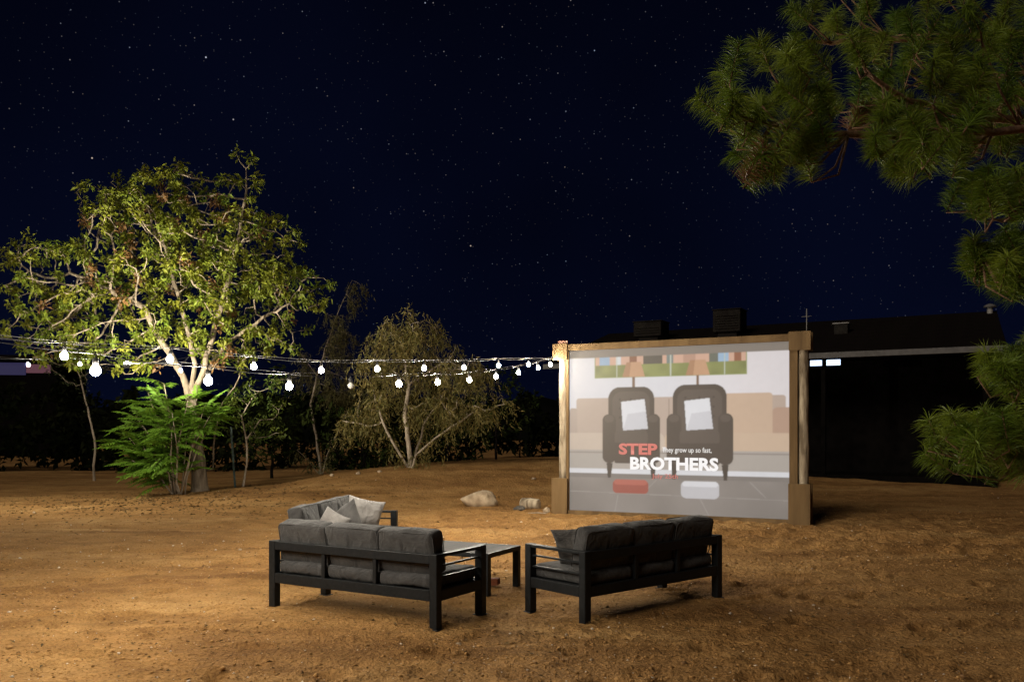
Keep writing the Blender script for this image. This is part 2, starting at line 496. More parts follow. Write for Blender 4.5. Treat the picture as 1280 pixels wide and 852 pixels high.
# grit and clods, far too many to count
def grit():
    n1, n2 = 20000, 9000
    Yc = np.concatenate([1 / rng.uniform(1 / 15., 1 / 5.0, n1), 1 / rng.uniform(1 / 24., 1 / 11., n2)])
    Xc = rng.uniform(-.64, .64, n1 + n2) * Yc
    keep = np.ones(len(Xc), bool)
    size = np.exp(rng.normal(math.log(.0072), .42, len(Xc))) * np.where(np.arange(len(Xc)) < n1, 1, 1.7)
    size = np.clip(size, .004, .034)
    clump = vnoise(Xc * .9 + 5, Yc * .9) + .5
    keep &= rng.random(len(Xc)) < .25 + clump
    Xc, Yc, size = Xc[keep], Yc[keep], size[keep]
    n = len(Xc)
    Zc = gz_np(Xc, Yc) + size * .25
    base = np.array([(1, 0, 0), (0, 1, 0), (-1, 0, 0), (0, -1, 0), (0, 0, .8), (0, 0, -.8)], float)
    P = np.repeat(base[None], n, 0) * (1 + rng.uniform(-.35, .35, (n, 6, 3)))
    a = rng.uniform(0, 6.28, n); ca, sa = np.cos(a)[:, None], np.sin(a)[:, None]
    x, y = P[..., 0] * 1.15, P[..., 1] * .85
    P = np.stack([x * ca - y * sa, x * sa + y * ca, P[..., 2] * .75], -1) * size[:, None, None]
    P += np.stack([Xc, Yc, Zc], 1)[:, None]
    F = np.array([(0, 1, 4), (1, 2, 4), (2, 3, 4), (3, 0, 4), (1, 0, 5), (2, 1, 5), (3, 2, 5), (0, 3, 5)])
    Fs = (F[None] + 6 * np.arange(n)[:, None, None]).reshape(-1, 3)
    pale = rng.random(n)
    c = np.where(pale[:, None] > .965, np.array([[.62, .53, .42]]), np.where(pale[:, None] < .12, np.array([[.20, .112, .048]]), np.array([[.37, .205, .072]])))
    c = c * rng.uniform(.75, 1.25, (n, 1))
    o = obj('grit', mesh_data('grit', P.reshape(-1, 3), Fs, M['pebble'], False, np.repeat(c, 6, 0)))
    tag(o, 'loose grit and dirt clods scattered over the yard', 'grit', kind='stuff')
grit()

def litter():
    r = np.random.default_rng(19)
    n0, n1 = 1500, 900
    X = np.concatenate([r.normal(-8.0, 2.6, n0), r.uniform(-.6, .6, n1)]); Y = np.concatenate([r.normal(20.8, 1.6, n0), 1 / r.uniform(1 / 22., 1 / 5.2, n1)])
    X[n0:] *= Y[n0:]
    Z = gz_np(X, Y) + .012
    n = n0 + n1; an = r.uniform(0, 6.28, n)
    d = np.stack([np.cos(an), np.sin(an), r.normal(0, .2, n)], 1); up = np.array([0, 0, 1.]) + r.normal(0, .35, (n, 3))
    l = r.uniform(.04, .11, n); l[n0:] *= .55
    c = np.array([.13, .085, .035]) * r.uniform(.5, 1.4, (n, 1))
    v, f, c = leaves(np.stack([X, Y, Z], 1), d, up, l, l * .4, c)
    tag(obj('leaf_litter', mesh_data('leaf_litter', v, f, M['pebble'], False, c)), 'dry brown leaf litter scattered on the dirt under the tree', 'leaf litter', kind='stuff')

# ------------------------------------------------------------------ rocks, log chunk, stick
def rock_data(name, sx, sy, sz, seed, mat, n=18, flat=.35):
    r = np.random.default_rng(seed)
    vs_, fs = [], []
    m = n // 2 + 1
    for i in range(m):
        th = math.pi * i / (m - 1)
        for k in range(n):
            ph = 2 * math.pi * k / n
            vs_.append((math.sin(th) * math.cos(ph), math.sin(th) * math.sin(ph), math.cos(th)))
    for i in range(m - 1):
        for k in range(n):
            k2 = (k + 1) % n
            fs.append((i * n + k, (i + 1) * n + k, (i + 1) * n + k2, i * n + k2))
    v = np.array(vs_)
    off = r.uniform(0, 50, 3)
    d = 1 + .55 * vnoise3(v * 1.3 + off) + .25 * vnoise3(v * 3 + off)
    v = v * d[:, None]
    for _ in range(7):                                   # cleave flat facets
        nrm = r.normal(size=3); nrm /= np.linalg.norm(nrm); lim = r.uniform(.62, .85)
        t = v @ nrm; v -= np.maximum(t - lim, 0)[:, None] * nrm * .9
    v *= np.array([sx, sy, sz]) / 2
    v[:, 2] = np.maximum(v[:, 2], -sz * flat)
    v[:, 2] -= v[:, 2].min()
    return mesh_data(name, v, fs, mat, True)

def place_rock(name, p, size, seed, mat, label, cat, rz=0, group=None, n=18):
    o = obj(name, rock_data(name, *size, seed, mat, n), None, (p[0], p[1], gz(p[0], p[1]) - size[2] * .10), (0, 0, rz))
    tag(o, label, cat, group); return o

def gp(x, y):                       # photo pixel on the ground -> point
    Y = CAM_H * FPX / (y - HOR)
    for _ in range(30):
        X = (x - 640) / FPX * Y
        z = float(gz_base(X, Y)); Yn = (CAM_H - z) * FPX / (y - HOR)
        Y = .6 * Y + .4 * Yn
    return Vector(((x - 640) / FPX * Y, Y, gz((x - 640) / FPX * Y, Y)))

p = gp(599, 632)
place_rock('rock', p, (.86, .6, .50), 5, M['rock'], 'large pale rock lying alone on the dirt bank', 'rock', .2, n=26)
p = gp(650, 639)
place_rock('rock', p, (.28, .22, .14), 21, M['rock_dark'], 'small dark rock beside the cut log chunk', 'rock', .2)
p = gp(690, 641)
place_rock('rock', p + Vector((-.12, -.1, 0)), (.22, .2, .15), 33, M['rock'], 'small pale rock at the foot of the screen post', 'rock', 1.2)
for (x, y, s, sd) in ((574, 807, .055, 3), (708, 796, .04, 4), (739, 826, .035, 5), (1097, 838, .04, 8), (563, 838, .04, 12), (300, 690, .06, 13), (1015, 712, .05, 14), (1200, 640, .07, 15), (667, 590, .14, 16), (448, 592, .2, 17), (415, 596, .16, 18), (474, 590, .14, 19)):
    pp = gp(x, y)
    far = y < 600
    place_rock('stone', pp, (s, s * .8, s * .6), sd, M['rock'], 'small pale stone on the bank below the drooping trees' if far else 'small pale stone lying loose on the open dirt yard', 'stone', sd,
               'pale stones on the bank' if far else 'pale stones on the open dirt', n=10)
# cut log chunk
p = gp(663, 636)
lg = empty('log_chunk', (p.x, p.y, p.z + .10), R(-28))
v = MB()
v.tube([(-.22, 0, 0), (-.2, 0, 0), (0, .01, .012), (.19, 0, 0), (.21, 0, 0)], [.12, .135, .13, .125, .11], 12)
v.build('log', M['log'], lg, True)
v = MB(); v.lathe([(.095, 0), (.1, .004), (.05, .006), (.0, .0065)], 12)
v.build('cut_face', M['rock'], lg, False, (.211, 0, 0), (0, R(90), 0))
tag(lg, 'short weathered log chunk lying near the screen post', 'log')
p = gp(672, 642)
v = MB(); v.tube([(-.2, .05, .02), (0, 0, .035), (.22, -.06, .02)], [.012, .016, .01], 6)
tag(v.build('stick', M['bark_pale'], None, True, (p.x, p.y, p.z)), 'thin pale stick on the dirt beside the log chunk', 'stick')

# ------------------------------------------------------------------ sofas
def cushion_data(name, w, d, h, seed, mat, puff=.022, rad=.045, wr=.012):
    """boxed cushion centred on the origin: rounded edges, puffed faces, soft wrinkles"""
    nxx, nyy, nzz = 18, 12, 8
    idx = {}; vs_ = []; fs = []
    def vid(i, j, k):
        key = (i, j, k)
        if key not in idx:
            idx[key] = len(vs_); vs_.append((i / nxx * 2 - 1, j / nyy * 2 - 1, k / nzz * 2 - 1))
        return idx[key]
    for i in range(nxx):
        for j in range(nyy):
            fs.append((vid(i, j, 0), vid(i, j + 1, 0), vid(i + 1, j + 1, 0), vid(i + 1, j, 0)))
            fs.append((vid(i, j, nzz), vid(i + 1, j, nzz), vid(i + 1, j + 1, nzz), vid(i, j + 1, nzz)))
    for i in range(nxx):
        for k in range(nzz):
            fs.append((vid(i, 0, k), vid(i + 1, 0, k), vid(i + 1, 0, k + 1), vid(i, 0, k + 1)))
            fs.append((vid(i, nyy, k), vid(i, nyy, k + 1), vid(i + 1, nyy, k + 1), vid(i + 1, nyy, k)))
    for j in range(nyy):
        for k in range(nzz):
            fs.append((vid(0, j, k), vid(0, j, k + 1), vid(0, j + 1, k + 1), vid(0, j + 1, k)))
            fs.append((vid(nxx, j, k), vid(nxx, j + 1, k), vid(nxx, j + 1, k + 1), vid(nxx, j, k + 1)))
    u = np.array(vs_)
    hs = np.array([w, d, h]) / 2
    # cluster the grid towards the edges so that the rounding has verts
    u = np.sign(u) * (1 - (1 - np.abs(u)) ** 1.5)
    p = u * hs
    core = np.clip(p, -(hs - rad), hs - rad)
    dl = p - core; ln = np.linalg.norm(dl, axis=1); ln[ln < 1e-9] = 1
    mx = np.abs(dl).max(1)
    p = core + dl / ln[:, None] * np.minimum(mx, rad)[:, None] * np.where(ln > 0, 1, 0)[:, None]
    fall = lambda a: (1 - a ** 2)
    p[:, 2] += np.sign(u[:, 2]) * (np.abs(u[:, 2]) > .9) * puff * fall(u[:, 0]) * fall(u[:, 1])
    p[:, 1] += np.sign(u[:, 1]) * (np.abs(u[:, 1]) > .9) * puff * 1.3 * fall(u[:, 0]) * fall(u[:, 2])
    p[:, 0] += np.sign(u[:, 0]) * (np.abs(u[:, 0]) > .9) * puff * .5 * fall(u[:, 1]) * fall(u[:, 2])
    off = np.random.default_rng(seed).uniform(0, 40, 3)
    q = p * np.array([5, 8, 8]) + off
    p += np.stack([vnoise3(q), vnoise3(q + 11), vnoise3(q + 23)], 1) * wr * 2
    return mesh_data(name, p, fs, mat, True)

def piping_data(name, w, h, off_y, r, mat, seed):
    """welt around the broad face of a back cushion (x-z plane)"""
    pts = []
    a, b, c = w / 2 - .006, h / 2 - .006, .05
    rr = np.random.default_rng(seed)
    for cx, cz, t0 in ((a - c, b - c, 0), (-a + c, b - c, 90), (-a + c, -b + c, 180), (a - c, -b + c, 270)):
        for t in range(0, 91, 18):
            an = R(t0 + t); pts.append((cx + c * math.cos(an), off_y + rr.uniform(-.003, .003), cz + c * math.sin(an)))
    pts.append(pts[0])
    m = MB(); m.tube(pts, r, 5, False)
    return m.data(name, mat, True)

SOFA_L, SOFA_D, SOFA_H, POST = 2.04, .82, .665, .082
def make_sofa():
    root = empty('outdoor_sofa', (0, 0, 0))
    hl, hd, ph = SOFA_L / 2, SOFA_D / 2, POST / 2
    for sx in (-1, 1):
        for sy in (-1, 1):
            cx, cy_ = sx * (hl - ph), sy * (hd - ph)
            m = MB(); m.box(cx - ph, cx + ph, cy_ - ph, cy_ + ph, .012, SOFA_H, .005)
            lg = m.build('leg', M['metal'], root)
            m = MB(); m.box(cx - ph - .016, cx + ph + .016, cy_ - ph - .016, cy_ + ph + .016, -.012, .011, .004)
            m.build('foot_plate', M['metal'], lg)
    i = hl - POST
    m = MB(); m.box(-i, i, -hd + .004, -hd + .05, .578, SOFA_H - .004, .004); m.build('back_rail', M['metal'], root)
    m = MB(); m.box(-i, i, -hd + .003, -hd + .055, .25, .348, .004); m.build('seat_rail', M['metal'], root)
    m = MB(); m.box(-i, i, hd - .055, hd - .003, .25, .348, .004); m.build('seat_rail', M['metal'], root)
    for sx in (-1, 1):
        xo = sx * (hl - .003); xi = sx * (hl - .055)
        m = MB(); m.box(min(xo, xi), max(xo, xi), -hd + POST, hd - POST, .25, .347, .004); m.build('seat_rail', M['metal'], root)
        xi = sx * (hl - POST + .004)
        m = MB(); m.box(min(xo, xi), max(xo, xi), -hd + POST, hd - POST, SOFA_H - .030, SOFA_H - .003, .004); m.build('arm_rest', M['metal'], root)
        for z in (.555, .452):
            c = sx * (hl - ph)
            m = MB(); m.box(c - .016, c + .016, -hd + POST, hd - POST, z - .008, z + .009, .003); m.build('arm_rod', M['metal'], root)
    for k in (-1, 1):
        c = k * i / 3
        m = MB(); m.box(c - .021, c + .021, -hd + .010, -hd + .044, .348, .578, .003); m.build('stile', M['metal'], root)
    m = MB(); m.box(-i + .002, i - .002, -hd + .057, hd - .057, .315, .338, .003); m.build('seat_panel', M['metal'], root)
    w = 2 * i / 3
    for k in (-1, 0, 1):
        o = obj('seat_cushion', cushion_data('seat_cushion', w - .012, SOFA_D - .07, .125, 5 + k, M['fabric'], .014), root, (k * w, .015, .338 + .0675))
        m = MB()
    for k in (-1, 0, 1):
        tilt = R(11 + (k * 37 % 5) - 2)
        o = obj('back_cushion', cushion_data('back_cushion', w - .004, .165, .40, 15 + k, M['fabric'], .014, .030, .016), root,
                (k * (w + .004), -hd + .055 + .098, .47 + .20 - .012), (tilt, 0, R(k * 1.2)))
        for s in (-1, 1):
            obj('piping', piping_data('piping', w - .004, .40, s * .077, .0055, M['fabric'], 40 + k), o)
    return root

sofa = make_sofa()
def put_sofa(o, x, y, yaw):
    o.location = (x, y, gz(x, y) - .002); o.rotation_euler = (0, 0, yaw)
# corner-to-centre: mean of the measured leg positions
SG = 'charcoal cushioned outdoor sofas'
s1 = sofa
s2 = copy_tree(sofa); s3 = copy_tree(sofa)
def from_backnear(p, yaw, which):
    """centre of a sofa whose back leg (which=-1 left end, +1 right end of local x) stands at p"""
    c, s = math.cos(yaw), math.sin(yaw)
    lx, ly = which * (SOFA_L / 2 - POST / 2), -(SOFA_D / 2 - POST / 2)
    return p[0] - (lx * c - ly * s), p[1] - (lx * s + ly * c)
yaw1 = R(-30.5); c1 = from_backnear((-.675, 7.76), yaw1, 1); put_sofa(s1, *c1, yaw1)
yaw2 = R(40.5); c2 = from_backnear((.66, 7.96), yaw2, -1); put_sofa(s2, *c2, yaw2)
yaw3 = R(-98.0)
s3x, s3y = -2.10, 11.02
put_sofa(s3, s3x, s3y, yaw3)
tag(s1, 'charcoal cushioned dark metal sofa without pillows, its back to the open dirt', 'sofa', SG)
tag(s2, 'charcoal cushioned dark metal sofa with one crumpled dark pillow by its arm', 'sofa', SG)
tag(s3, 'charcoal cushioned dark metal sofa piled with light and mid grey pillows', 'sofa', SG)

def pillow_data(name, w, h, t, seed, mat, crumple=.03, n=18):
    r = np.random.default_rng(seed)
    u, vv = np.meshgrid(np.linspace(-1, 1, n), np.linspace(-1, 1, n))
    u = u.ravel(); vv = vv.ravel()
    edge = (1 - np.abs(u) ** 2.4) * (1 - np.abs(vv) ** 2.4)
    th = t / 2 * np.clip(edge, 0, 1) ** .45
    pin = 1 - .10 * (1 - np.abs(vv) ** 2) * np.abs(u) ** 3
    pin2 = 1 - .10 * (1 - np.abs(u) ** 2) * np.abs(vv) ** 3
    X = u * w / 2 * pin; Z = vv * h / 2 * pin2
    off = r.uniform(0, 40, 3)
    q = np.stack([X * 7, Z * 7, X * 0], 1) + off
    fold = vnoise3(q) * crumple * 2 + vnoise3(q * 2.3) * crumple
    bend = .05 * (u * r.uniform(-1, 1) + vv * r.uniform(-1, 1)) ** 2
    top = np.stack([X, -(th + fold * np.clip(edge, 0, 1) ** .5) + bend, Z], 1)
    bot = np.stack([X, th + .4 * fold * np.clip(edge, 0, 1) ** .5 + bend + .001, Z], 1)
    v = np.concatenate([top, bot]); f = []
    m = n * n
    for i in range(n - 1):
        for j in range(n - 1):
            a = i * n + j
            f.append((a, a + 1, a + n + 1, a + n)); f.append((m + a, m + a + n, m + a + n + 1, m + a + 1))
    for k in range(n - 1):
        a, b = k, k + 1; f.append((a, m + a, m + b, b))
        a, b = (n - 1) * n + k, (n - 1) * n + k + 1; f.append((a, b, m + b, m + a))
        a, b = k * n, (k + 1) * n; f.append((a, b, m + b, m + a))
        a, b = k * n + n - 1, (k + 1) * n + n - 1; f.append((a, m + a, m + b, b))
    return mesh_data(name, v, f, mat, True)

def on_sofa(s, lx, ly, z):
    c, sn = math.cos(s.rotation_euler[2]), math.sin(s.rotation_euler[2])
    return (s.location.x + lx * c - ly * sn, s.location.y + lx * sn + ly * c, s.location.z + z)
def pillow(s, lx, ly, z, size, seed, mat, rot, label, crumple=.02):
    o = obj('throw_pillow', pillow_data('throw_pillow', *size, seed, mat, crumple), None, on_sofa(s, lx, ly, z))
    o.rotation_mode = 'XYZ'; o.rotation_euler = (rot[0], rot[1], rot[2])
    tag(o, label, 'pillow', 'throw pillows on the sofas'); return o
# pillows on the pillow-strewn sofa lie against its back cushions
zs = .475
y3 = s3.rotation_euler[2]
pillow(s3, .62, .05, zs + .15, (.36, .36, .13), 3, M['fabric_light'], (R(-16), R(24), R(-18)), 'small light grey pillow wedged against the near back cushion', .03)
pillow(s3, .30, .12, zs + .17, (.42, .42, .15), 4, M['fabric_mid'], (R(-14), R(-32), R(-30)), 'mid grey square pillow leaning between the light grey ones', .012)
pillow(s3, -.28, .16, zs + .19, (.48, .48, .16), 6, M['fabric_light'], (R(-20), R(14), R(8)), 'large light grey pillow with a pointed upper corner', .025)
# crumpled pillow at the other sofa's arm
pillow(s2, -.72, .0, zs + .17, (.44, .40, .15), 9, M['fabric_dark'], (R(-12), R(6), R(40 + 180 - 70)), 'crumpled dark grey pillow leaning inside the sofa arm', .05)

# ------------------------------------------------------------------ low table
ty = math.atan2(-.45, .89)
K = Vector((.10, 9.98))
TL, TW, TH = 1.15, .78, .45
ex = Vector((math.cos(ty), math.sin(ty))); ey = Vector((-math.sin(ty), math.cos(ty)))
tcx = K - ex * (TL / 2) - ey * (TW / 2)
tab = empty('coffee_table', (tcx.x, tcx.y, gz(tcx.x, tcx.y)), ty)
nsl = 7
sw = (TW - .06) / nsl
sl_me = MB().box(-TL / 2 + .03, TL / 2 - .03, -sw / 2 + .002, sw / 2 - .002, TH - .018, TH - .002, .003).data('slat', M['tabletop'])
for k in range(nsl):
    obj('slat', sl_me, tab, (0, -TW / 2 + .03 + sw * (k + .5), 0))
for s in (-1, 1):
    m = MB(); m.box(-TL / 2 + .03, TL / 2 - .03, s * (TW / 2 - .015) - .015, s * (TW / 2 - .015) + .015, TH - .05, TH, .003); m.build('frame_rail', M['metal'], tab)
    m = MB(); m.box(s * (TL / 2 - .015) - .015, s * (TL / 2 - .015) + .015, -TW / 2, TW / 2, TH - .05, TH + .001, .003); m.build('frame_rail', M['metal'], tab)
    for q in (-1, 1):
        m = MB(); cx, cy_ = s * (TL / 2 - .036), q * (TW / 2 - .036)
        m.box(cx - .035, cx + .035, cy_ - .035, cy_ + .035, -.01, TH - .051, .004); m.build('leg', M['metal'], tab)
tag(tab, 'low dark metal coffee table with grey slatted top among the sofas', 'table')
pk = gp(606, 733)
m = MB(); m.box(-.30, .30, -.06, .06, 0, .075, .006)
o = m.build('plank', M['red_wood'], None, False, (pk.x - .13, pk.y + .12, gz(pk.x, pk.y) + .0), (0, R(-4), R(-14)))
tag(o, 'short reddish brown timber plank on the dirt under the coffee table', 'plank')

# ------------------------------------------------------------------ the screen
SW_, SH_ = 5.20, 3.60
sang = math.atan2(-2.35, 4.64)
S0 = (.90, 18.65)
scr = empty('outdoor_screen', (S0[0], S0[1], -.01), sang)
tag(scr, 'big timber framed outdoor movie screen showing a picture of a beige sofa', 'movie screen')
def logpost(cx, seed):
    pts, rad = [], []
    r = random.Random(seed)
    for k in range(13):
        z = -.05 + 3.5 * k / 12
        pts.append((cx + r.uniform(-.006, .006), .05 + r.uniform(-.006, .006), z)); rad.append(.094 + r.uniform(-.005, .005))
    m = MB(); m.tube(pts, rad, 14); return m.build('log_post', M['log'], scr, True)
logpost(.19, 1); logpost(5.06, 2)
m = MB(); m.box(.287, .347, -.05, .10, .02, 3.43, .004); m.build('frame_board', M['board'], scr)
m = MB(); m.box(4.817, 4.968, -.05, .10, .02, 3.43, .004); m.build('frame_board', M['board'], scr)
m = MB(); m.box(.335, 4.83, -.062, .115, 3.432, 3.565, .005); m.build('top_beam', M['board'], scr)
m = MB(); m.box(.349, 4.815, -.085, .115, -.03, .098, .005); m.build('sill_beam', M['board'], scr)
for (a, b, z0, z1) in ((0.0, .333, 3.245, 3.585), (4.818, 5.21, 3.25, 3.60), (-.01, .345, -.03, .765), (4.812, 5.205, -.03, .775)):
    m = MB(); m.box(a, b, -.135 if z0 < 1 else -.11, -.087 if z0 < 1 else -.063, z0, z1, .004); m.build('gusset_board', M['board'], scr)
for (a, b, z0, z1) in ((0.0, .333, 3.245, 3.585), (4.818, 5.21, 3.25, 3.60), (-.01, .345, -.03, .765), (4.812, 5.205, -.03, .775)):
    m = MB(); m.box(a, b, .152, .19, z0, z1, .004); m.build('gusset_board', M['board'], scr)
for k in range(7):                                                  # backing boards behind the cloth
    z0 = .12 + k * .472
    m = MB(); m.box(.35, 4.814, .035, .062, z0, z0 + .465, .003); m.build('backing_board', M['board'], scr)
m = MB(); m.box(.05, .26, -.04, .07, 3.45, 3.585, .004); m.build('post_cap', M['board'], scr)
m = MB(); m.box(4.97, 5.17, -.04, .07, 3.45, 3.60, .004); m.build('post_cap', M['board'], scr)
bk = MB(); bk.box(-.10, .10, -.05, .05, 0, .065, .006)
c_, s_ = math.cos(sang), math.sin(sang)
o = bk.build('brick', M['brick'], None, False, (S0[0] + .19 * c_ - .02 * s_, S0[1] + .19 * s_ + .02 * c_, -.01 + 3.586), (0, 0, sang + .3))
tag(o, 'small pinkish brick lying on top of the screen post', 'brick')

# the picture on the cloth: a plain room, painted as flat print into a colour attribute
CX0, CX1, CZ0, CZ1 = .348, 4.816, .099, 3.431
NU, NV = 460, 344
uu, vv_ = np.meshgrid((np.arange(NU) + .5) / NU, 1 - (np.arange(NV) + .5) / NV)
def srgb(*c):
    c = np.array(c, float) / 255.
    return np.where(c <= .04045, c / 12.92, ((c + .055) / 1.055) ** 2.4)
img = np.zeros((NV, NU, 3)) + srgb(214, 212, 216)
U, V = uu, vv_
def blend(mask, col, a=1.0):
    global img
    mk = (mask * a)[..., None] if mask.dtype != bool else (mask.astype(float) * a)[..., None]
    img = img * (1 - mk) + np.asarray(col) * mk
def poly(pts):
    inside = np.zeros(U.shape, bool); n = len(pts)
    for i in range(n):
        (x0, y0), (x1, y1) = pts[i], pts[(i + 1) % n]
        c = ((y0 > V) != (y1 > V)) & (U < (x1 - x0) * (V - y0) / ((y1 - y0) + 1e-12) + x0)
        inside ^= c
    return inside
def rrect(a, b, c, d, r=.02):
    x = np.maximum(np.maximum(a + r - U, U - (b - r)), 0) * 1.33; y = np.maximum(np.maximum(c + r * 1.33 - V, V - (d - r * 1.33)), 0)
    return (U > a) & (U < b) & (V > c) & (V < d) & (np.hypot(x, y) <= r * 1.33)
def tex(s, a): return 1 + a * vnoise(U * s, V * s * .75)[..., None]
blend(V < .43, srgb(222, 221, 226))
blend(np.clip(1.25 * U - .55, 0, .5) * (V < .45), srgb(234, 222, 220))
# wall picture strip: houses, lawn
blend((U > .125) & (U < .825) & (V < .178), srgb(148, 156, 100))
lawn = srgb(134, 140, 84) * tex(22, .5)
img = np.where(((U > .13) & (U < .82) & (V < .172) & (V > .095))[..., None], lawn, img)
blend((U > .13) & (U < .82) & (V < .10), srgb(214, 172, 150))
for a, b, c in ((.15, .20, (150, 178, 204)), (.23, .255, (216, 220, 224)), (.295, .33, (140, 92, 70)), (.36, .45, (88, 84, 78)), (.47, .50, (120, 134, 130)), (.545, .60, (190, 150, 130)), (.66, .70, (104, 110, 100)), (.70, .745, (160, 188, 214)), (.77, .80, (150, 96, 72))):
    blend((U > a) & (U < b) & (V < .10), srgb(*c))
for a in (.232, .485, .725): blend((U > a) & (U < a + .006) & (V < .175), srgb(196, 202, 190))
# sofa
blend(rrect(.035, .985, .30, .60, .012), srgb(188, 168, 154))
blend(rrect(.0, .04, .36, .62, .015), srgb(178, 160, 148)); blend(rrect(.93, 1.02, .37, .62, .02), srgb(184, 152, 132))
blend(rrect(.73, .93, .285, .58, .012), srgb(204, 176, 152))
for a in (.25, .48, .73): blend((U > a - .0025) & (U < a + .0025) & (V > .31) & (V < .52), srgb(150, 132, 122))
blend(rrect(-.02, .46, .515, .625, .03), srgb(202, 184, 168)); blend(rrect(.46, 1.02, .515, .625, .03), srgb(206, 180, 156))
blend((V > .62) & (V < .735), srgb(176, 168, 160)); blend((V > .632) & (V < .64), srgb(150, 140, 134))
blend((V > .735) & (V < .765), srgb(222, 222, 226)); blend((V > .765), srgb(126, 120, 116))
fl = srgb(138, 131, 126) * tex(9, .35)
img = np.where((V > .79)[..., None], fl, img)
for (x0, y0, x1, y1) in ((.0, .88, 1, .895), (.24, .9, .225, 1), (.42, .8, .36, .88), (.62, .9, .66, 1), (.84, .8, .9, .88)):
    d = np.abs((x1 - x0) * (y0 - V) - (x0 - U) * (y1 - y0)) / math.hypot(x1 - x0, y1 - y0)
    blend((d < .0022) & (V > min(y0, y1) - .004) & (V < max(y0, y1) + .004), srgb(158, 152, 148))
# two plain dark armchairs with a white cushion each, a shaded lamp behind each, a pouffe before each
dk, dk2, dk3 = srgb(70, 62, 58), srgb(86, 77, 72), srgb(58, 52, 49)
for (a, b, top, lx) in ((.165, .440, .235, .315), (.470, .765, .230, .610)):
    blend(rrect(lx - .006, lx + .006, .14, .30, .003), srgb(120, 92, 72))
    blend(poly([(lx - .034, .085), (lx + .034, .085), (lx + .054, .175), (lx - .054, .175)]), srgb(200, 156, 122))
    blend(poly([(lx - .034, .085), (lx - .012, .085), (lx - .020, .175), (lx - .054, .175)]), srgb(176, 132, 100))
    blend(rrect(a + .028, b - .028, top, .60, .055), dk)
    blend(rrect(a + .048, b - .048, top + .028, .56, .045), dk2)
    for q in range(3):
        for p_ in range(3): blend((((U - (a + .085 + q * (b - a - .17) / 2)) / .005) ** 2 + ((V - top - .075 - .055 * p_) / .0065) ** 2) < 1, dk3)
    blend(rrect(a, a + .066, .40, .70, .03), dk); blend(rrect(b - .066, b, .40, .70, .03), dk)
    blend(rrect(a + .010, a + .056, .408, .45, .016), dk2); blend(rrect(b - .056, b - .010, .408, .45, .016), dk2)
    blend(rrect(a + .058, b - .058, .50, .585, .02), dk2); blend(rrect(a + .058, b - .058, .575, .70, .008), dk)
    blend(poly([(a + .02, .70), (a + .05, .70), (a + .04, .79), (a + .026, .79)]), dk3); blend(poly([(b - .05, .70), (b - .02, .70), (b - .026, .79), (b - .04, .79)]), dk3)
    cu_ = lx + .002
    blend(poly([(cu_ - .062, .325), (cu_ + .050, .310), (cu_ + .066, .490), (cu_ - .052, .500)]), srgb(226, 226, 230))
    blend(poly([(cu_ - .030, .40), (cu_ + .056, .385), (cu_ + .066, .490), (cu_ - .052, .500)]), srgb(208, 207, 212))
blend(rrect(.215, .385, .80, .885, .022), srgb(158, 78, 68)); blend(rrect(.220, .380, .80, .83, .014), srgb(182, 98, 86))
blend(rrect(.535, .705, .80, .90, .022), srgb(198, 196, 200)); blend(rrect(.540, .700, .80, .832, .014), srgb(222, 221, 225))
# strip of cloth above the picture, its dim grey glow painted in
strip = V < (.050 - .0 * U)
img = np.where(strip[..., None], srgb(132, 124, 116), img)
img = img * (1 + .03 * vnoise(U * 60, V * 45)[..., None])
# the beam is a little soft and brighter in its middle
for _ in range(2):
    pad = np.pad(img, ((1, 1), (1, 1), (0, 0)), 'edge')
    img = (pad[1:-1, 1:-1] * 2 + pad[:-2, 1:-1] + pad[2:, 1:-1] + pad[1:-1, :-2] + pad[1:-1, 2:]) / 6
img = img * (1.06 - .22 * ((U - .5) ** 2 + (V - .45) ** 2))[..., None] * (1 + .05 * vnoise(U * 7, V * 5))[..., None]
# mesh
gu = np.linspace(0, 1, NU + 1); gvv = np.linspace(0, 1, NV + 1)
A, B = np.meshgrid(gu, gvv)
bulge = .004 * vnoise(A.ravel() * 5, B.ravel() * 4)
cv = np.stack([CX0 + A.ravel() * (CX1 - CX0), -.0 + bulge, CZ0 + B.ravel() * (CZ1 - CZ0)], 1)
k0 = (np.arange(NV)[:, None] * (NU + 1) + np.arange(NU)[None]).ravel()
cf = np.stack([k0, k0 + 1, k0 + NU + 2, k0 + NU + 1], 1)
cm, cnt, CN, CL, cb = nodemat('projection_cloth')
at = CN.new('ShaderNodeAttribute'); at.attribute_name = 'Print'
CL.new(at.outputs[0], cb.inputs['Emission Color'])
cb.inputs['Emission Strength'].default_value = .62
cb.inputs['Base Color'].default_value = (.075, .07, .065, 1)
cb.inputs['Roughness'].default_value = .9; cb.inputs['Specular IOR Level'].default_value = .05
cme = mesh_data('canvas', cv, cf, cm)
pa = cme.color_attributes.new('Print', 'FLOAT_COLOR', 'CORNER')
c4 = np.ones((NV * NU, 4, 4), dtype=np.float32); c4[:, :, :3] = img.reshape(-1, 1, 3)
pa.data.foreach_set('color', c4.ravel())
canvas = obj('canvas', cme, scr)
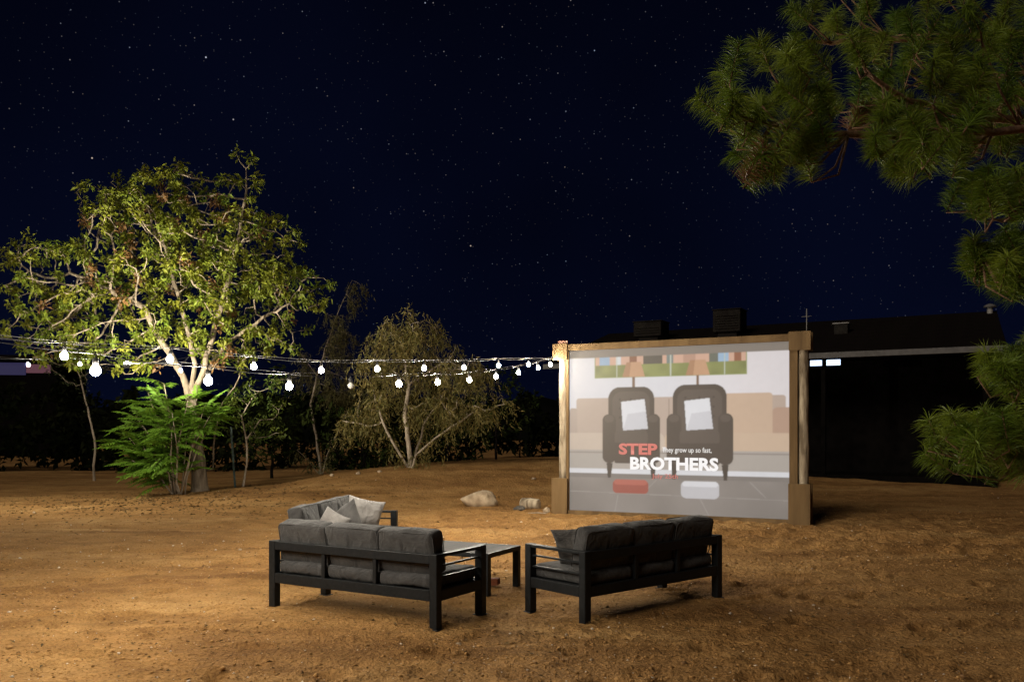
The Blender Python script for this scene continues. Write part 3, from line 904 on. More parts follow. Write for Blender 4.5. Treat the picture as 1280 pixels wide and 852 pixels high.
def lettering(text, u0, u1, v0, v1, col, s, bold=0.0, y=-.012):
    cu = bpy.data.curves.new('lettering', 'FONT'); cu.body = text; cu.size = 1; cu.offset = bold; cu.resolution_u = 3
    t = bpy.data.objects.new('lettering', cu); COL.objects.link(t)
    bpy.context.view_layer.update()
    me = bpy.data.meshes.new_from_object(t.evaluated_get(bpy.context.evaluated_depsgraph_get()))
    bpy.data.objects.remove(t)
    n = len(me.vertices); co = np.empty(n * 3, np.float32); me.vertices.foreach_get('co', co); co = co.reshape(-1, 3)
    lo, hi = co.min(0), co.max(0)
    X = CX0 + (u0 + (co[:, 0] - lo[0]) / (hi[0] - lo[0]) * (u1 - u0)) * (CX1 - CX0)
    Z = CZ1 - (v1 + (co[:, 1] - lo[1]) / (hi[1] - lo[1]) * (v0 - v1)) * (CZ1 - CZ0)
    co = np.stack([X, np.full(n, y), Z], 1).astype(np.float32); me.vertices.foreach_set('co', co.ravel())
    me.materials.clear(); me.materials.append(emis('lettering_' + text[:4].lower(), col, s, (.1, .1, .1)))
    me.update()
    o = obj('lettering', me, canvas)
    return o
lettering('STEP', .245, .428, .578, .648, tuple(srgb(196, 66, 58)), .70, .04)
lettering('BROTHERS', .300, .702, .660, .738, tuple(srgb(246, 244, 246)), .68, .04, -.016)
lettering('They grow up so fast,', .450, .672, .600, .640, tuple(srgb(240, 238, 238)), .62, .012)
lettering('July 25th', .402, .522, .760, .795, tuple(srgb(196, 84, 76)), .65, .012)

# ------------------------------------------------------------------ string lights
def globe_data(mat, name):
    m = MB()
    prof = [(.013, 0), (.016, -.006), (.026, -.015), (.0325, -.028), (.0345, -.042), (.0325, -.056), (.026, -.068), (.014, -.076), (.004, -.078)]
    m.lathe(prof, 12); return m.data(name, mat, True)
bulb_me = globe_data(M['bulb'], 'bulb'); off_me = globe_data(M['bulb_off'], 'bulb')
sock_me = MB().lathe([(.004, .10), (.005, .055), (.017, .05), (.020, .03), (.021, .0), (.016, -.004)], 10).data('socket', M['cord'], True)

def strand(pts, ends, label, dark=(), rest=.145, lit=None):
    """pts: bulb centres; ends: two fixing points of the cable"""
    root = empty('string_light', (pts[0][0], pts[0][1], pts[0][2]))
    tag(root, label, 'string lights')
    o0 = Vector(pts[0])
    path = [Vector(ends[0])] + [Vector(p) + Vector((0, 0, rest)) for p in pts] + [Vector(ends[1])]
    # cable, gently sagging between the bulbs
    dense = []
    for a, b in zip(path[:-1], path[1:]):
        for k in range(6):
            t = k / 6; dense.append(a.lerp(b, t) - Vector((0, 0, (.022 * 4) * t * (1 - t))) - o0)
    dense.append(path[-1] - o0)
    MB().tube(dense, .0036, 5).build('cord', M['cord'], root, True)
    # straighter support wire just above
    taut = []
    for a, b in zip(path[:-1], path[1:]):
        taut.append(a + Vector((0, 0, .012)) - o0)
    taut.append(path[-1] + Vector((0, 0, .012)) - o0)
    MB().tube(taut, .0026, 5).build('support_wire', M['cable'], root, True)
    for k, p in enumerate(pts):
        so = obj('socket', sock_me, root, Vector(p) - o0 + Vector((0, 0, .0625)), (R(rnd.uniform(-6, 6)), R(rnd.uniform(-6, 6)), 0))
        b = obj('bulb', off_me if k in dark else (lit or bulb_me), so)
        if k in dark: b['label'] = 'unlit frosted bulb'
    return root
def AB(t, a, b): return (.9 - a * t, 18.5 - b * t)
zA = [3.03, 2.93, 2.81, 2.72, 2.63, 2.53, 2.50, 2.50, 2.44, 2.45, 2.50, 2.58, 2.70]
ptsA = [(.80, 18.42, 3.11)] + [(*AB(t, .575, 1.122), zA[t - 1]) for t in range(1, 12)]
zB = [2.96, 2.79, 2.64, 2.51, 2.41, 2.32, 2.24, 2.17, 2.155, 2.16, 2.20, 2.28, 2.40]
ptsB = [(*AB(t, .39, 1.216), zB[t - 1]) for t in range(1, 12)]
post_top = Vector((S0[0] + .05 * c_ + .14 * s_, S0[1] + .05 * s_ - .14 * c_, 3.33))
endA = Vector((*AB(11.8, .575, 1.122), 2.75)); endB = Vector((*AB(11.8, .39, 1.216), 2.50))
strand(ptsA, (post_top, endA), 'string of round lit bulbs sloping from the screen post, the higher of two')
strand(ptsB, (post_top - Vector((0, 0, .03)), endB), 'string of round lit bulbs hanging lower, one bulb dark, from the screen post', dark=(6,))
YC = 19.3
ptsC = [tuple(px(x, y, YC + d)) for x, y, d in ((-95, 447, 0), (-30, 454, 0), (35, 457, 0), (100, 456, .1), (226, 464, .3))]
tree_tie = px(236, 446, 21.4)
poleC = px(-170, 436, YC)
strand(ptsC, (poleC, tree_tie), 'string of round lit bulbs tied to the leafy tree', lit=globe_data(emis('lit_bright_bulb', (1.0, .93, .78), BULB_L * 1.9), 'bulb'))
def pole(p, label):
    o = empty('timber_pole', (p.x, p.y, gz(p.x, p.y)))
    h = p.z - o.location.z
    MB().tube([(0, .07, -.1), (0, .07, h * .5), (0, .07, h + .12)], [.065, .06, .055], 10).build('shaft', M['log'], o, True)
    MB().tube([(0, .07, h - .01), (0, 0, h - .01), (0, -.01, h + .015)], .008, 6).build('hook', M['cord'], o, True)
    tag(o, label, 'pole', 'timber poles for the string lights')
pole(endA, 'slim timber pole holding the end of the higher bulb string')
pole(endB, 'slim timber pole holding the end of the lower bulb string')
pole(poleC, "slim timber pole holding the tree's bulb string")

# ------------------------------------------------------------------ trees
def colonize(attr, nodes, parents, step=.22, infl=1.6, kill=.34, iters=140, grav=.0, seed=0):
    r = np.random.default_rng(seed)
    nodes = [np.array(n, float) for n in nodes]; parents = list(parents)
    A_ = np.array(attr, float)
    P = np.array(nodes)
    d = np.linalg.norm(A_[:, None] - P[None], axis=2); near = d.argmin(1); nd = d.min(1)
    alive = np.ones(len(A_), bool); tried = {}
    for it in range(iters):
        act = alive & (nd < infl)
        if not act.any():
            act = alive
            if not act.any(): break
            j = np.where(alive)[0][nd[alive].argmin()]; act = np.zeros(len(A_), bool); act[j] = True
        idx = near[act]; dirs = A_[act] - P[idx]; dirs /= np.linalg.norm(dirs, axis=1)[:, None] + 1e-9
        acc = np.zeros((len(P), 3)); np.add.at(acc, idx, dirs)
        grow = np.unique(idx); new = []
        for g in grow:
            v = acc[g]; l = np.linalg.norm(v)
            if l < 1e-6: continue
            v = v / l + r.normal(0, .22, 3); v[2] += grav
            v /= np.linalg.norm(v)
            c = P[g] + v * step
            if tried.get(g, 0) > 3: continue
            tried[g] = tried.get(g, 0) + 1
            new.append(c); parents.append(g)
        if not new: break
        n0 = len(P); P = np.concatenate([P, np.array(new)])
        dn = np.linalg.norm(A_[:, None] - P[None, n0:], axis=2); j = dn.argmin(1); m = dn.min(1)
        better = m < nd; near[better] = n0 + j[better]; nd[better] = m[better]
        alive &= nd > kill
        if not alive.any(): break
    return P, np.array(parents)

def wood(P, par, rtip=.010, expo=2.35, rmax=None, sides=6, flare=0.0):
    n = len(P); ch = [[] for _ in range(n)]
    for i in range(1, n):
        if par[i] >= 0: ch[par[i]].append(i)
    acc = np.zeros(n)
    for i in range(n - 1, -1, -1):
        if not ch[i]: acc[i] = rtip ** expo
        if par[i] >= 0: acc[par[i]] += acc[i]
    rad = acc ** (1 / expo)
    if rmax: rad *= 1; rad = np.minimum(rad, rmax)
    rad = rad * (1 + flare * np.clip(1 - np.maximum(P[:, 2], 0) / 3.2, 0, 1) ** .8) * (1 + .5 * flare * np.exp(-np.maximum(P[:, 2], 0) / .18))
    v, f = [], []
    def ring(p, d, r):
        ref = Vector((.93, .31, .17)); d = Vector(d).normalized()
        a = (ref - d * ref.dot(d)).normalized(); b = d.cross(a); i0 = len(v)
        for k in range(sides):
            t = 2 * math.pi * k / sides
            v.append(tuple(Vector(p) + (a * math.cos(t) + b * math.sin(t)) * r))
        return i0
    def join(a, b):
        for k in range(sides):
            k2 = (k + 1) % sides; f.append((a + k, a + k2, b + k2, b + k))
    rings = {}
    for i in range(n):
        if par[i] < 0:
            if ch[i]: rings[i] = ring(P[i], P[ch[i][0]] - P[i], rad[i])
            continue
        p = par[i]; main = max(ch[p], key=lambda c: rad[c])
        d = P[i] - P[p]
        if ch[i]:
            d2 = d + (P[max(ch[i], key=lambda c: rad[c])] - P[i])
        else: d2 = d
        rings[i] = ring(P[i], d2, rad[i] if ch[i] else rad[i] * .5)
        if i == main and p in rings: join(rings[p], rings[i])
        else: join(ring(P[p], d, min(rad[i] * 1.15, rad[p])), rings[i])
    return v, f, rad, ch

def leaves(c, d, up, ln, wd, col, fold=.25):
    """vectorised folded diamond leaves; c base, d direction, up normal"""
    d = d / (np.linalg.norm(d, axis=1)[:, None] + 1e-9)
    s = np.cross(d, up); s /= np.linalg.norm(s, axis=1)[:, None] + 1e-9
    u = np.cross(s, d)
    tip = c + d * ln[:, None] - u * (ln * .12)[:, None]
    mid = c + d * (ln * .45)[:, None]
    l = mid + s * (wd / 2)[:, None] + u * (wd * fold)[:, None]; r_ = mid - s * (wd / 2)[:, None] + u * (wd * fold)[:, None]
    n = len(c)
    v = np.stack([c, l, tip, r_], 1).reshape(-1, 3)
    k = 4 * np.arange(n)[:, None]
    f = np.concatenate([k + np.array([[0, 2, 1]]), k + np.array([[0, 3, 2]])], 1).reshape(-1, 3)
    return v, f, np.repeat(col, 4, 0)

def ell_pts(lobes, dens, r):
    out = []
    for (c, rad) in lobes:
        vol = rad[0] * rad[1] * rad[2] * 4.19
        n = max(12, int(vol * dens))
        u = r.normal(size=(n, 3)); u /= np.linalg.norm(u, axis=1)[:, None]
        u *= (r.random(n) ** (1 / 2.2))[:, None]
        out.append(np.array(c) + u * np.array(rad))
    return np.concatenate(out)

def unit(n, r):
    u = r.normal(size=(n, 3)); return u / np.linalg.norm(u, axis=1)[:, None]

def tree_object(name, base, P, par, matw, leafmesh, label, cat='tree', group=None, rtip=.010, expo=2.35, rmax=None, sides=6, lmat=None, flare=0.0):
    root = empty(name, base)
    b = np.array(base)
    v, f, rad, ch = wood(P - b, par, rtip, expo, rmax, sides, flare)
    # root flare
    obj('trunk', mesh_data('trunk', v, f, matw, True), root)
    lv, lf, lc = leafmesh
    c = obj('crown', mesh_data('crown', lv - b, lf, lmat or M['leaf'], False, lc), root)
    c['kind'] = 'stuff'
    tag(root, label, cat, group)
    return root

litter()
# --- the big leafy tree
r = np.random.default_rng(3)
TY = 22.0
def P3(x, y, dy=0.0): return np.array(px(x, y, TY + dy))
tb = gp(250, 614); TY = tb.y
lob = []
for (x, y, rx, ry, dy, ryy) in ((90, 360, 85, 62, 0, 1.7), (200, 300, 95, 88, .2, 2.1), (290, 330, 95, 82, 0, 1.9), (310, 205, 22, 24, -.2, .4),
                                (140, 260, 52, 44, .3, 1.2), (225, 240, 60, 36, 0, 1.1), (365, 362, 52, 34, -.3, 1.0), (35, 318, 40, 32, 0, .8),
                                (110, 425, 92, 34, -.3, 1.3), (300, 425, 88, 30, -.1, 1.2), (60, 400, 50, 40, 0, 1.), (190, 390, 90, 45, .1, 1.3), (350, 420, 40, 26, -.2, .8), (332, 290, 30, 26, 0, .7), (145, 455, 60, 18, -.4, .9), (275, 452, 60, 16, -.3, .8), (60, 440, 40, 16, -.2, .7), (296, 248, 26, 26, -.1, .6), (318, 232, 16, 18, -.1, .4)):
    s = TY / FPX
    lob.append((P3(x, y, dy), (rx * s, ryy, ry * s)))
att = ell_pts(lob, 16, r)
b0 = np.array(tb) - np.array([0, 0, .15])
nodes = [b0]; par = [-1]
def chain(start, pts):
    last = start
    for q in pts:
        a = nodes[last]; q = np.array(q); n = max(1, int(np.linalg.norm(q - a) / .25))
        for k in range(1, n + 1):
            t = k / n; nodes.append(a + (q - a) * t + r.normal(0, .015, 3)); par.append(last); last = len(nodes) - 1
    return last
k = chain(0, [P3(249, 590), P3(244, 545), P3(240, 500)])
k1 = chain(k, [P3(228, 470), P3(205, 430, -.2), P3(180, 385, -.2)])
k2 = chain(k, [P3(243, 455, .1), P3(232, 405, .2), P3(215, 340, .3)])
k3 = chain(k, [P3(256, 460, -.1), P3(268, 410, -.1), P3(290, 340, 0), P3(305, 250, -.1), P3(308, 212, -.2)])
k4 = chain(k, [P3(252, 470, .3), P3(285, 430, .3), P3(340, 390, .1)])
kb = chain(2, [P3(266, 585, .3), P3(268, 540, .3), P3(276, 505, .2), P3(300, 470, .2)])
kc = chain(k1, [P3(150, 370, 0), P3(110, 350, 0)])
P, pr = colonize(att, nodes, par, .24, 1.9, .30, 120, 0.0, 4)
nn = len(P)
chc = np.bincount(pr[pr >= 0], minlength=nn)
tipness = np.where((chc == 0) | ((chc == 1) & (r.random(nn) < .38)))[0]
tipness = tipness[tipness > len(nodes)]
# compound leaf sprays at the twigs
nl_per = 36
base = np.repeat(P[tipness], nl_per, 0); dirT = np.repeat(P[tipness] - P[pr[tipness]], nl_per, 0)
dirT /= np.linalg.norm(dirT, axis=1)[:, None] + 1e-9
n = len(base)
d = dirT * .5 + unit(n, r) * 1.0 + np.array([0, 0, -.28])
pos = base + unit(n, r) * (r.random((n, 1)) ** .6) * .19
ln = .075 + .12 * r.random(n) ** 1.4; wd = ln * r.uniform(.36, .52, n)
up = unit(n, r) * .7 + np.array([0, -.3, .8])
hue = np.repeat(r.random(len(tipness)), nl_per) * .7 + r.random(n) * .3
colr = np.array([.085, .135, .013])[None] * (1 - hue)[:, None] + np.array([.195, .190, .018])[None] * hue[:, None]
brown = np.repeat(r.random(len(tipness)) < .06, nl_per)
colr[brown] = np.array([.16, .085, .03])
colr *= r.uniform(.7, 1.2, (n, 1))
tree_object('leafy_tree', tuple(b0), P, pr, M['bark'], leaves(pos, d, up, ln, wd, colr), 'tall spreading leafy tree lit yellow green above the bulbs', rtip=.0120, expo=2.6, rmax=.24, sides=9, flare=.75)
print('leafy nodes', nn, 'leaves', n)

# flood lamp read from a bright point, added for the glow on the crown
ul = px(159, 455, TY - 3.2)
lamp = empty('flood_lamp', ul)
tag(lamp, 'round lit lamp hung on a wire in front of the leafy tree trunk', 'lamp')
m = MB(); m.lathe([(.02, -.09), (.06, -.08), (.085, -.02), (.09, 0.0)], 16); m.build('housing', M['cord'], lamp, True)
m = MB(); m.lathe([(.080, 0.002), (.07, .03), (.04, .05), (.01, .056)], 16); m.build('lens', emis('lamp_lens', (1, .95, .82), 60), lamp, True)
fork = Vector(P3(240, 492))
m = MB(); m.tube([(0, .085, -.04), (0, .12, .02), (tree_tie - ul) * .5 + Vector((0, 0, -.06)), tree_tie - ul], .006, 6); m.build('bracket', M['cord'], lamp, True)
sd = bpy.data.lights.new('beam', 'SPOT'); sd.energy = UPLIGHT_W; sd.color = (1.0, .93, .74); sd.spot_size = R(172); sd.spot_blend = .5; sd.shadow_soft_size = .08
so = bpy.data.objects.new('beam', sd); so.parent = lamp; so.location = (0, 0, .075)
so.rotation_euler = Vector((-.25, -.75, -1)).to_track_quat('Z', 'Y').to_euler(); COL.objects.link(so)

# --- fern-leaved shrub at its foot
def frond_data(seed):
    r_ = np.random.default_rng(seed)
    Lf = 1.0; npair = 11
    pts = []
    for k in range(9):
        t = k / 8; pts.append((t * Lf, .05 * math.sin(t * 3 + seed), .16 * t - .34 * t * t))
    m = MB(); m.tube(pts, [.010 - .008 * k / 8 for k in range(9)], 4)
    wv, wf = np.array(m.v), m.f
    cs, ds, ups, lns = [], [], [], []
    for k in range(npair):
        t = .16 + .80 * k / (npair - 1)
        for s in (-1, 1):
            c = np.array([t * Lf, .05 * math.sin(t * 3 + seed), .16 * t - .34 * t * t])
            d = np.array([.45 + .3 * t, s * .85, -.28 + r_.normal(0, .10)])
            cs.append(c); ds.append(d); ups.append(np.array([0, 0, 1.]) + r_.normal(0, .15, 3)); lns.append((.10 + .16 * math.sin(math.pi * min(1, t * .85 + .12))) * r_.uniform(.85, 1.1))
    cs.append(np.array([Lf, .05 * math.sin(3 + seed), -.18])); ds.append(np.array([1, 0, -.3])); ups.append(np.array([0, 0, 1.])); lns.append(.16)
    lns = np.array(lns); nn_ = len(lns)
    col = np.array([.115, .235, .022])[None] * r_.uniform(.8, 1.25, (nn_, 1)) + np.array([[.02, .01, 0]]) * r_.random((nn_, 1))
    v, f, c = leaves(np.array(cs), np.array(ds), np.array(ups), lns, lns * .40, col, .12)
    V_ = np.concatenate([wv, v]); F_ = [tuple(q) for q in wf] + [tuple(q + len(wv)) for q in f]
    C_ = np.concatenate([np.tile([[.10, .12, .03]], (len(wv), 1)), c])
    return mesh_data('frond', V_, F_, M['leaf'], False, C_)
fronds = [frond_data(s) for s in range(6)]
SY = TY - .75
sb = px(222, 612, SY); sb.z = gz(sb.x, sb.y)
shrub = empty('sumac_shrub', sb)
tag(shrub, 'bright green fern-leaved shrub at the foot of the leafy tree', 'shrub')
rr = random.Random(5)
stems = []
for (x, y, dy) in ((180, 560, -.2), (195, 530, -.3), (170, 520, 0), (210, 505, -.2), (235, 500, -.5), (255, 510, -.4), (200, 575, -.5), (262, 520, -.3), (276, 508, 0), (246, 498, -.3), (165, 575, -.3), (215, 535, -.6), (160, 545, .1), (215, 515, -.7), (185, 490, .1), (205, 480, .2)):
    tip = px(x, y, SY + dy) - sb
    m = MB(); mid = tip * .5 + Vector((rr.uniform(-.1, .1), rr.uniform(-.1, .1), .1))
    root_p = Vector((rr.uniform(-.15, .15), rr.uniform(-.1, .1), -.1))
    m.tube([root_p, root_p.lerp(mid, .5), mid, mid.lerp(tip, .55), tip], [.022, .02, .017, .013, .009], 6)
    m.build('stem', M['bark_pale'], shrub, True)
    stems.append((root_p, mid, tip))
for i, (a, mid, tip) in enumerate(stems):
    for j in range(20):
        t = 1 - (.04 if tip.x < .3 else .018) * j
        p = mid.lerp(tip, max(0, (t - .45) / .55)) if t > .45 else a.lerp(mid, t / .45)
        az = math.pi + rr.gauss(0, 1.25) if tip.x < .2 else rr.uniform(0, 6.28)
        o = obj('frond', fronds[rr.randrange(6)], shrub, p, (rr.uniform(-.3, .3), rr.uniform(-.55, .25) if j > 1 else rr.uniform(-.95, -.2), az))
        s_f = rr.uniform(.62, 1.0) * (.72 if tip.x > .3 else 1); o.scale = (s_f, s_f, s_f)
# green T-post and the sapling beside it
p0 = gp(294, 609); top = px(289, 533, p0.y)
m = MB(); hgt = top.z - p0.z
m.box(-.028, .028, -.006, .006, -.1, hgt, .002); m.box(-.006, .006, .0065, .045, -.1, hgt - .002, .002)
tp = empty('fence_post', p0); m.build('post', M['steel_green'], tp, False, None, (0, R(-4), 0))
mk = MB(); [mk.box(-.012, .012, -.014, -.0065, .2 + .12 * q, .225 + .12 * q, .002) for q in range(int((hgt - .3) / .12))]
mk.build('stud', M['steel_green'], tp, False, None, (0, R(-4), 0))
tag(tp, 'thin green steel fence post beside the leafy tree', 'post')

def simple_tree(name, base, stems, lobes, seed, label, leafkind, dens=14, step=.2, kill=.28, matw=None, rtip=.008, rmax=.12, infl=1.6, group=None, lmat=None):
    global nodes, par, r
    r = np.random.default_rng(seed)
    nodes = [np.array(base) - np.array([0, 0, .1])]; par = [-1]
    ends = {}
    for (start, pts) in stems: ends[len(ends)] = chain(ends.get(start, 0) if start is not None else 0, pts)
    P, pr = colonize(ell_pts(lobes, dens, r), nodes, par, step, infl, kill, 110, 0.02, seed)
    nn = len(P); chc = np.bincount(pr[pr >= 0], minlength=nn)
    tips = np.where(chc <= 1)[0]; tips = tips[tips > len(nodes) * .6]
    lm = leafkind(P, pr, tips, r)
    return tree_object(name, tuple(nodes[0]), P, pr, matw or M['bark_pale'], lm, label, 'tree', group, rtip=rtip, rmax=rmax, sides=6, lmat=lmat, flare=.6)

def weeping(c0, c1, drop, per=5, lw=.10, ln=(.09, .17), seg=12):
    def fn(P, pr, tips, r):
        B, D, U_, Ls, Cs = [], [], [], [], []
        for t in tips:
            for q in range(per):
                p = P[t] + r.normal(0, .07, 3); L_ = r.uniform(*drop); az = r.uniform(0, 6.28)
                h = np.array([math.cos(az), math.sin(az), 0]); out_ = r.uniform(.10, .42)
                k = r.random(); col = np.array(c0) * (1 - k) + np.array(c1) * k
                for s in range(seg):
                    u = s / (seg - 1)
                    B.append(p + h * out_ * math.sqrt(u) + np.array([0, 0, -L_ * u]))
                    D.append(np.array([0, 0, -.85]) + h * .4 + r.normal(0, .55, 3)); Cs.append(col * r.uniform(.7, 1.25))
        n = len(B); l = r.uniform(*ln, n)
        up = unit(n, r) + np.array([0, -.5, .3])
        return leaves(np.array(B), np.array(D), up, l, l * lw, np.array(Cs), .1)
    return fn
def bushy(c0, c1, per=12, ln=(.08, .16), w=.42, spread=.18):
    def fn(P, pr, tips, r):
        base = np.repeat(P[tips], per, 0); n = len(base)
        pos = base + unit(n, r) * (r.random((n, 1)) ** .6) * spread
        k = np.repeat(r.random(len(tips)), per)[:, None]
        col = (np.array(c0) * (1 - k) + np.array(c1) * k) * r.uniform(.7, 1.25, (n, 1))
        l = r.uniform(*ln, n)
        return leaves(pos, unit(n, r) + np.array([0, 0, -.2]), unit(n, r) + np.array([0, -.3, .8]), l, l * w, col)
    return fn

# sapling by the post
bs = gp(303, 609)
q = lambda x, y, Y: np.array(px(x, y, Y))
simple_tree('sapling', bs, [(None, [q(309, 580, bs.y), q(308, 550, bs.y)]), (0, [q(303, 520, bs.y), q(318, 492, bs.y)]), (0, [q(325, 525, bs.y)])],
            [(q(315, 500, bs.y), (.85, .8, .85)), (q(332, 540, bs.y), (.65, .6, .6)), (q(345, 490, bs.y + .4), (.6, .6, .6))], 31, 'slender sapling with small leaves beside the fence post', bushy((.06, .10, .015), (.11, .14, .02), 18), matw=M['bark_pale'], rmax=.045, rtip=.006)
# wispy tree with pale bent trunk
b2 = gp(402, 592); Y2 = b2.y
simple_tree('drooping_tree', b2, [(None, [q(399, 570, Y2), q(393, 535, Y2), q(388, 505, Y2), q(397, 470, Y2 + .2)]), (0, [q(420, 395, Y2), q(440, 350, Y2)]), (0, [q(375, 440, Y2 + .3)]),
                                   (None, [q(412, 560, Y2 - .2), q(425, 535, Y2 - .2), q(450, 525, Y2)]), (None, [q(385, 575, Y2 - .3), q(371, 562, Y2 - .4)])],
            [(q(422, 420, Y2), (.8, .9, 1.2)), (q(442, 362, Y2), (.6, .6, .7)), (q(380, 465, Y2 + .6), (.8, .7, .6)), (q(440, 490, Y2 + .5), (.95, .9, .8))], 41,
            'wispy drooping tree with a pale bent bare trunk', weeping((.11, .11, .035), (.21, .18, .075), (.2, .75), 7, .24, (.09, .17), 8), dens=9, rmax=.13, rtip=.0085)
# broad weeping tree
b3 = gp(514, 584); Y3 = b3.y
simple_tree('weeping_tree', b3, [(None, [q(512, 560, Y3), q(506, 520, Y3), q(512, 480, Y3)]), (0, [q(500, 420, Y3), q(530, 400, Y3)]), (0, [q(560, 450, Y3), q(590, 470, Y3)]), (0, [q(475, 450, Y3)]),
                                  (None, [q(522, 560, Y3 + .2), q(530, 530, Y3 + .3), q(552, 495, Y3 + .3)]), (None, [q(500, 568, Y3 - .1), q(484, 540, Y3), q(470, 500, Y3)]), (None, [q(520, 570, Y3 - .3), q(545, 548, Y3 - .3), q(585, 520, Y3 - .2)])],
            [(q(505, 425, Y3), (1.3, 1.3, .9)), (q(540, 415, Y3), (.9, 1.0, .8)), (q(575, 475, Y3), (1.2, 1.2, 1.0)), (q(475, 475, Y3), (1.0, 1.0, 1.0)), (q(605, 508, Y3), (.8, .8, .5)), (q(535, 500, Y3 + .4), (1.6, 1.1, .65)), (q(450, 520, Y3 + .8), (.9, .9, .6))], 43,
            'broad weeping tree with drooping olive foliage behind the bulb strings', weeping((.11, .105, .026), (.23, .175, .058), (.2, .75), 8, .24, (.09, .17), 8), dens=9, rmax=.12, rtip=.0085)
# dark scrub behind
for i, (x, y, Y, rx, rz_, seed, lab) in enumerate(((455, 545, 28, 1.6, 1.3, 51, 'low dark bush behind the wispy drooping tree'),
                                     (560, 545, 29.5, 2.0, 1.4, 52, 'low dark bush behind the broad weeping tree'),
                                     (620, 500, 33, 1.9, 1.6, 53, 'dark rounded bush beyond the broad weeping tree, near the screen post'),
                                     (340, 520, 30, 1.8, 1.8, 54, 'dark bush behind the slender sapling'))):
    bb = px(x, 560, Y); bb.z = gz(bb.x, bb.y)
    c = px(x, y, Y)
    simple_tree('bush', bb, [(None, [np.array(bb) * .6 + np.array(c) * .4])], [(np.array(c), (rx, 1.2, rz_))], seed, lab, bushy((.02, .032, .008), (.04, .05, .014), 14, (.12, .24)), dens=6, step=.3, kill=.4, rmax=.08, infl=2.5, group='dark bushes behind the trees', lmat=M['leaf_dark'], matw=M['roof'])
for i in range(15):
    xx = -120 + i * 57 + (i * 37 % 23); Y = 37 + (i * 13 % 5)
    if i >= 13: xx, Y = (650, 44) if i == 13 else (705, 46)
    c = px(xx, 520 + (i * 29 % 17), Y); bb = Vector((c.x, c.y, gz(c.x, c.y)))
    simple_tree('scrub_tree', bb, [(None, [np.array(bb) * .5 + np.array(c) * .5])], [(np.array(c), (1.9, 1.3, 1.7)), (np.array((c.x, c.y, c.z - 1.2)), (1.8, 1.2, 1.2))], 70 + i,
                'dark round scrub tree in the row closing off the yard', bushy((.007, .010, .004), (.013, .015, .006), 16, (.25, .45), .55, .3), dens=3.2, step=.4, kill=.5, rmax=.1, infl=3, group='dark scrub trees closing off the yard', lmat=M['leaf_dark'], matw=M['roof'])
# thin bare tree in the dark beyond the leafy tree
bb = px(118, 585, 31); bb.z = gz(bb.x, bb.y)
q = lambda x, y, Y: np.array(px(x, y, Y))
simple_tree('thin_tree', bb, [(None, [q(118, 560, 31), q(114, 530, 31), q(108, 500, 31)]), (0, [q(100, 470, 31)])], [(q(105, 455, 31), (1.7, 1.2, .9))], 61,
            'thin dim tree standing in the dark beyond the leafy tree', bushy((.03, .045, .012), (.05, .06, .02), 8), dens=6, rmax=.11)

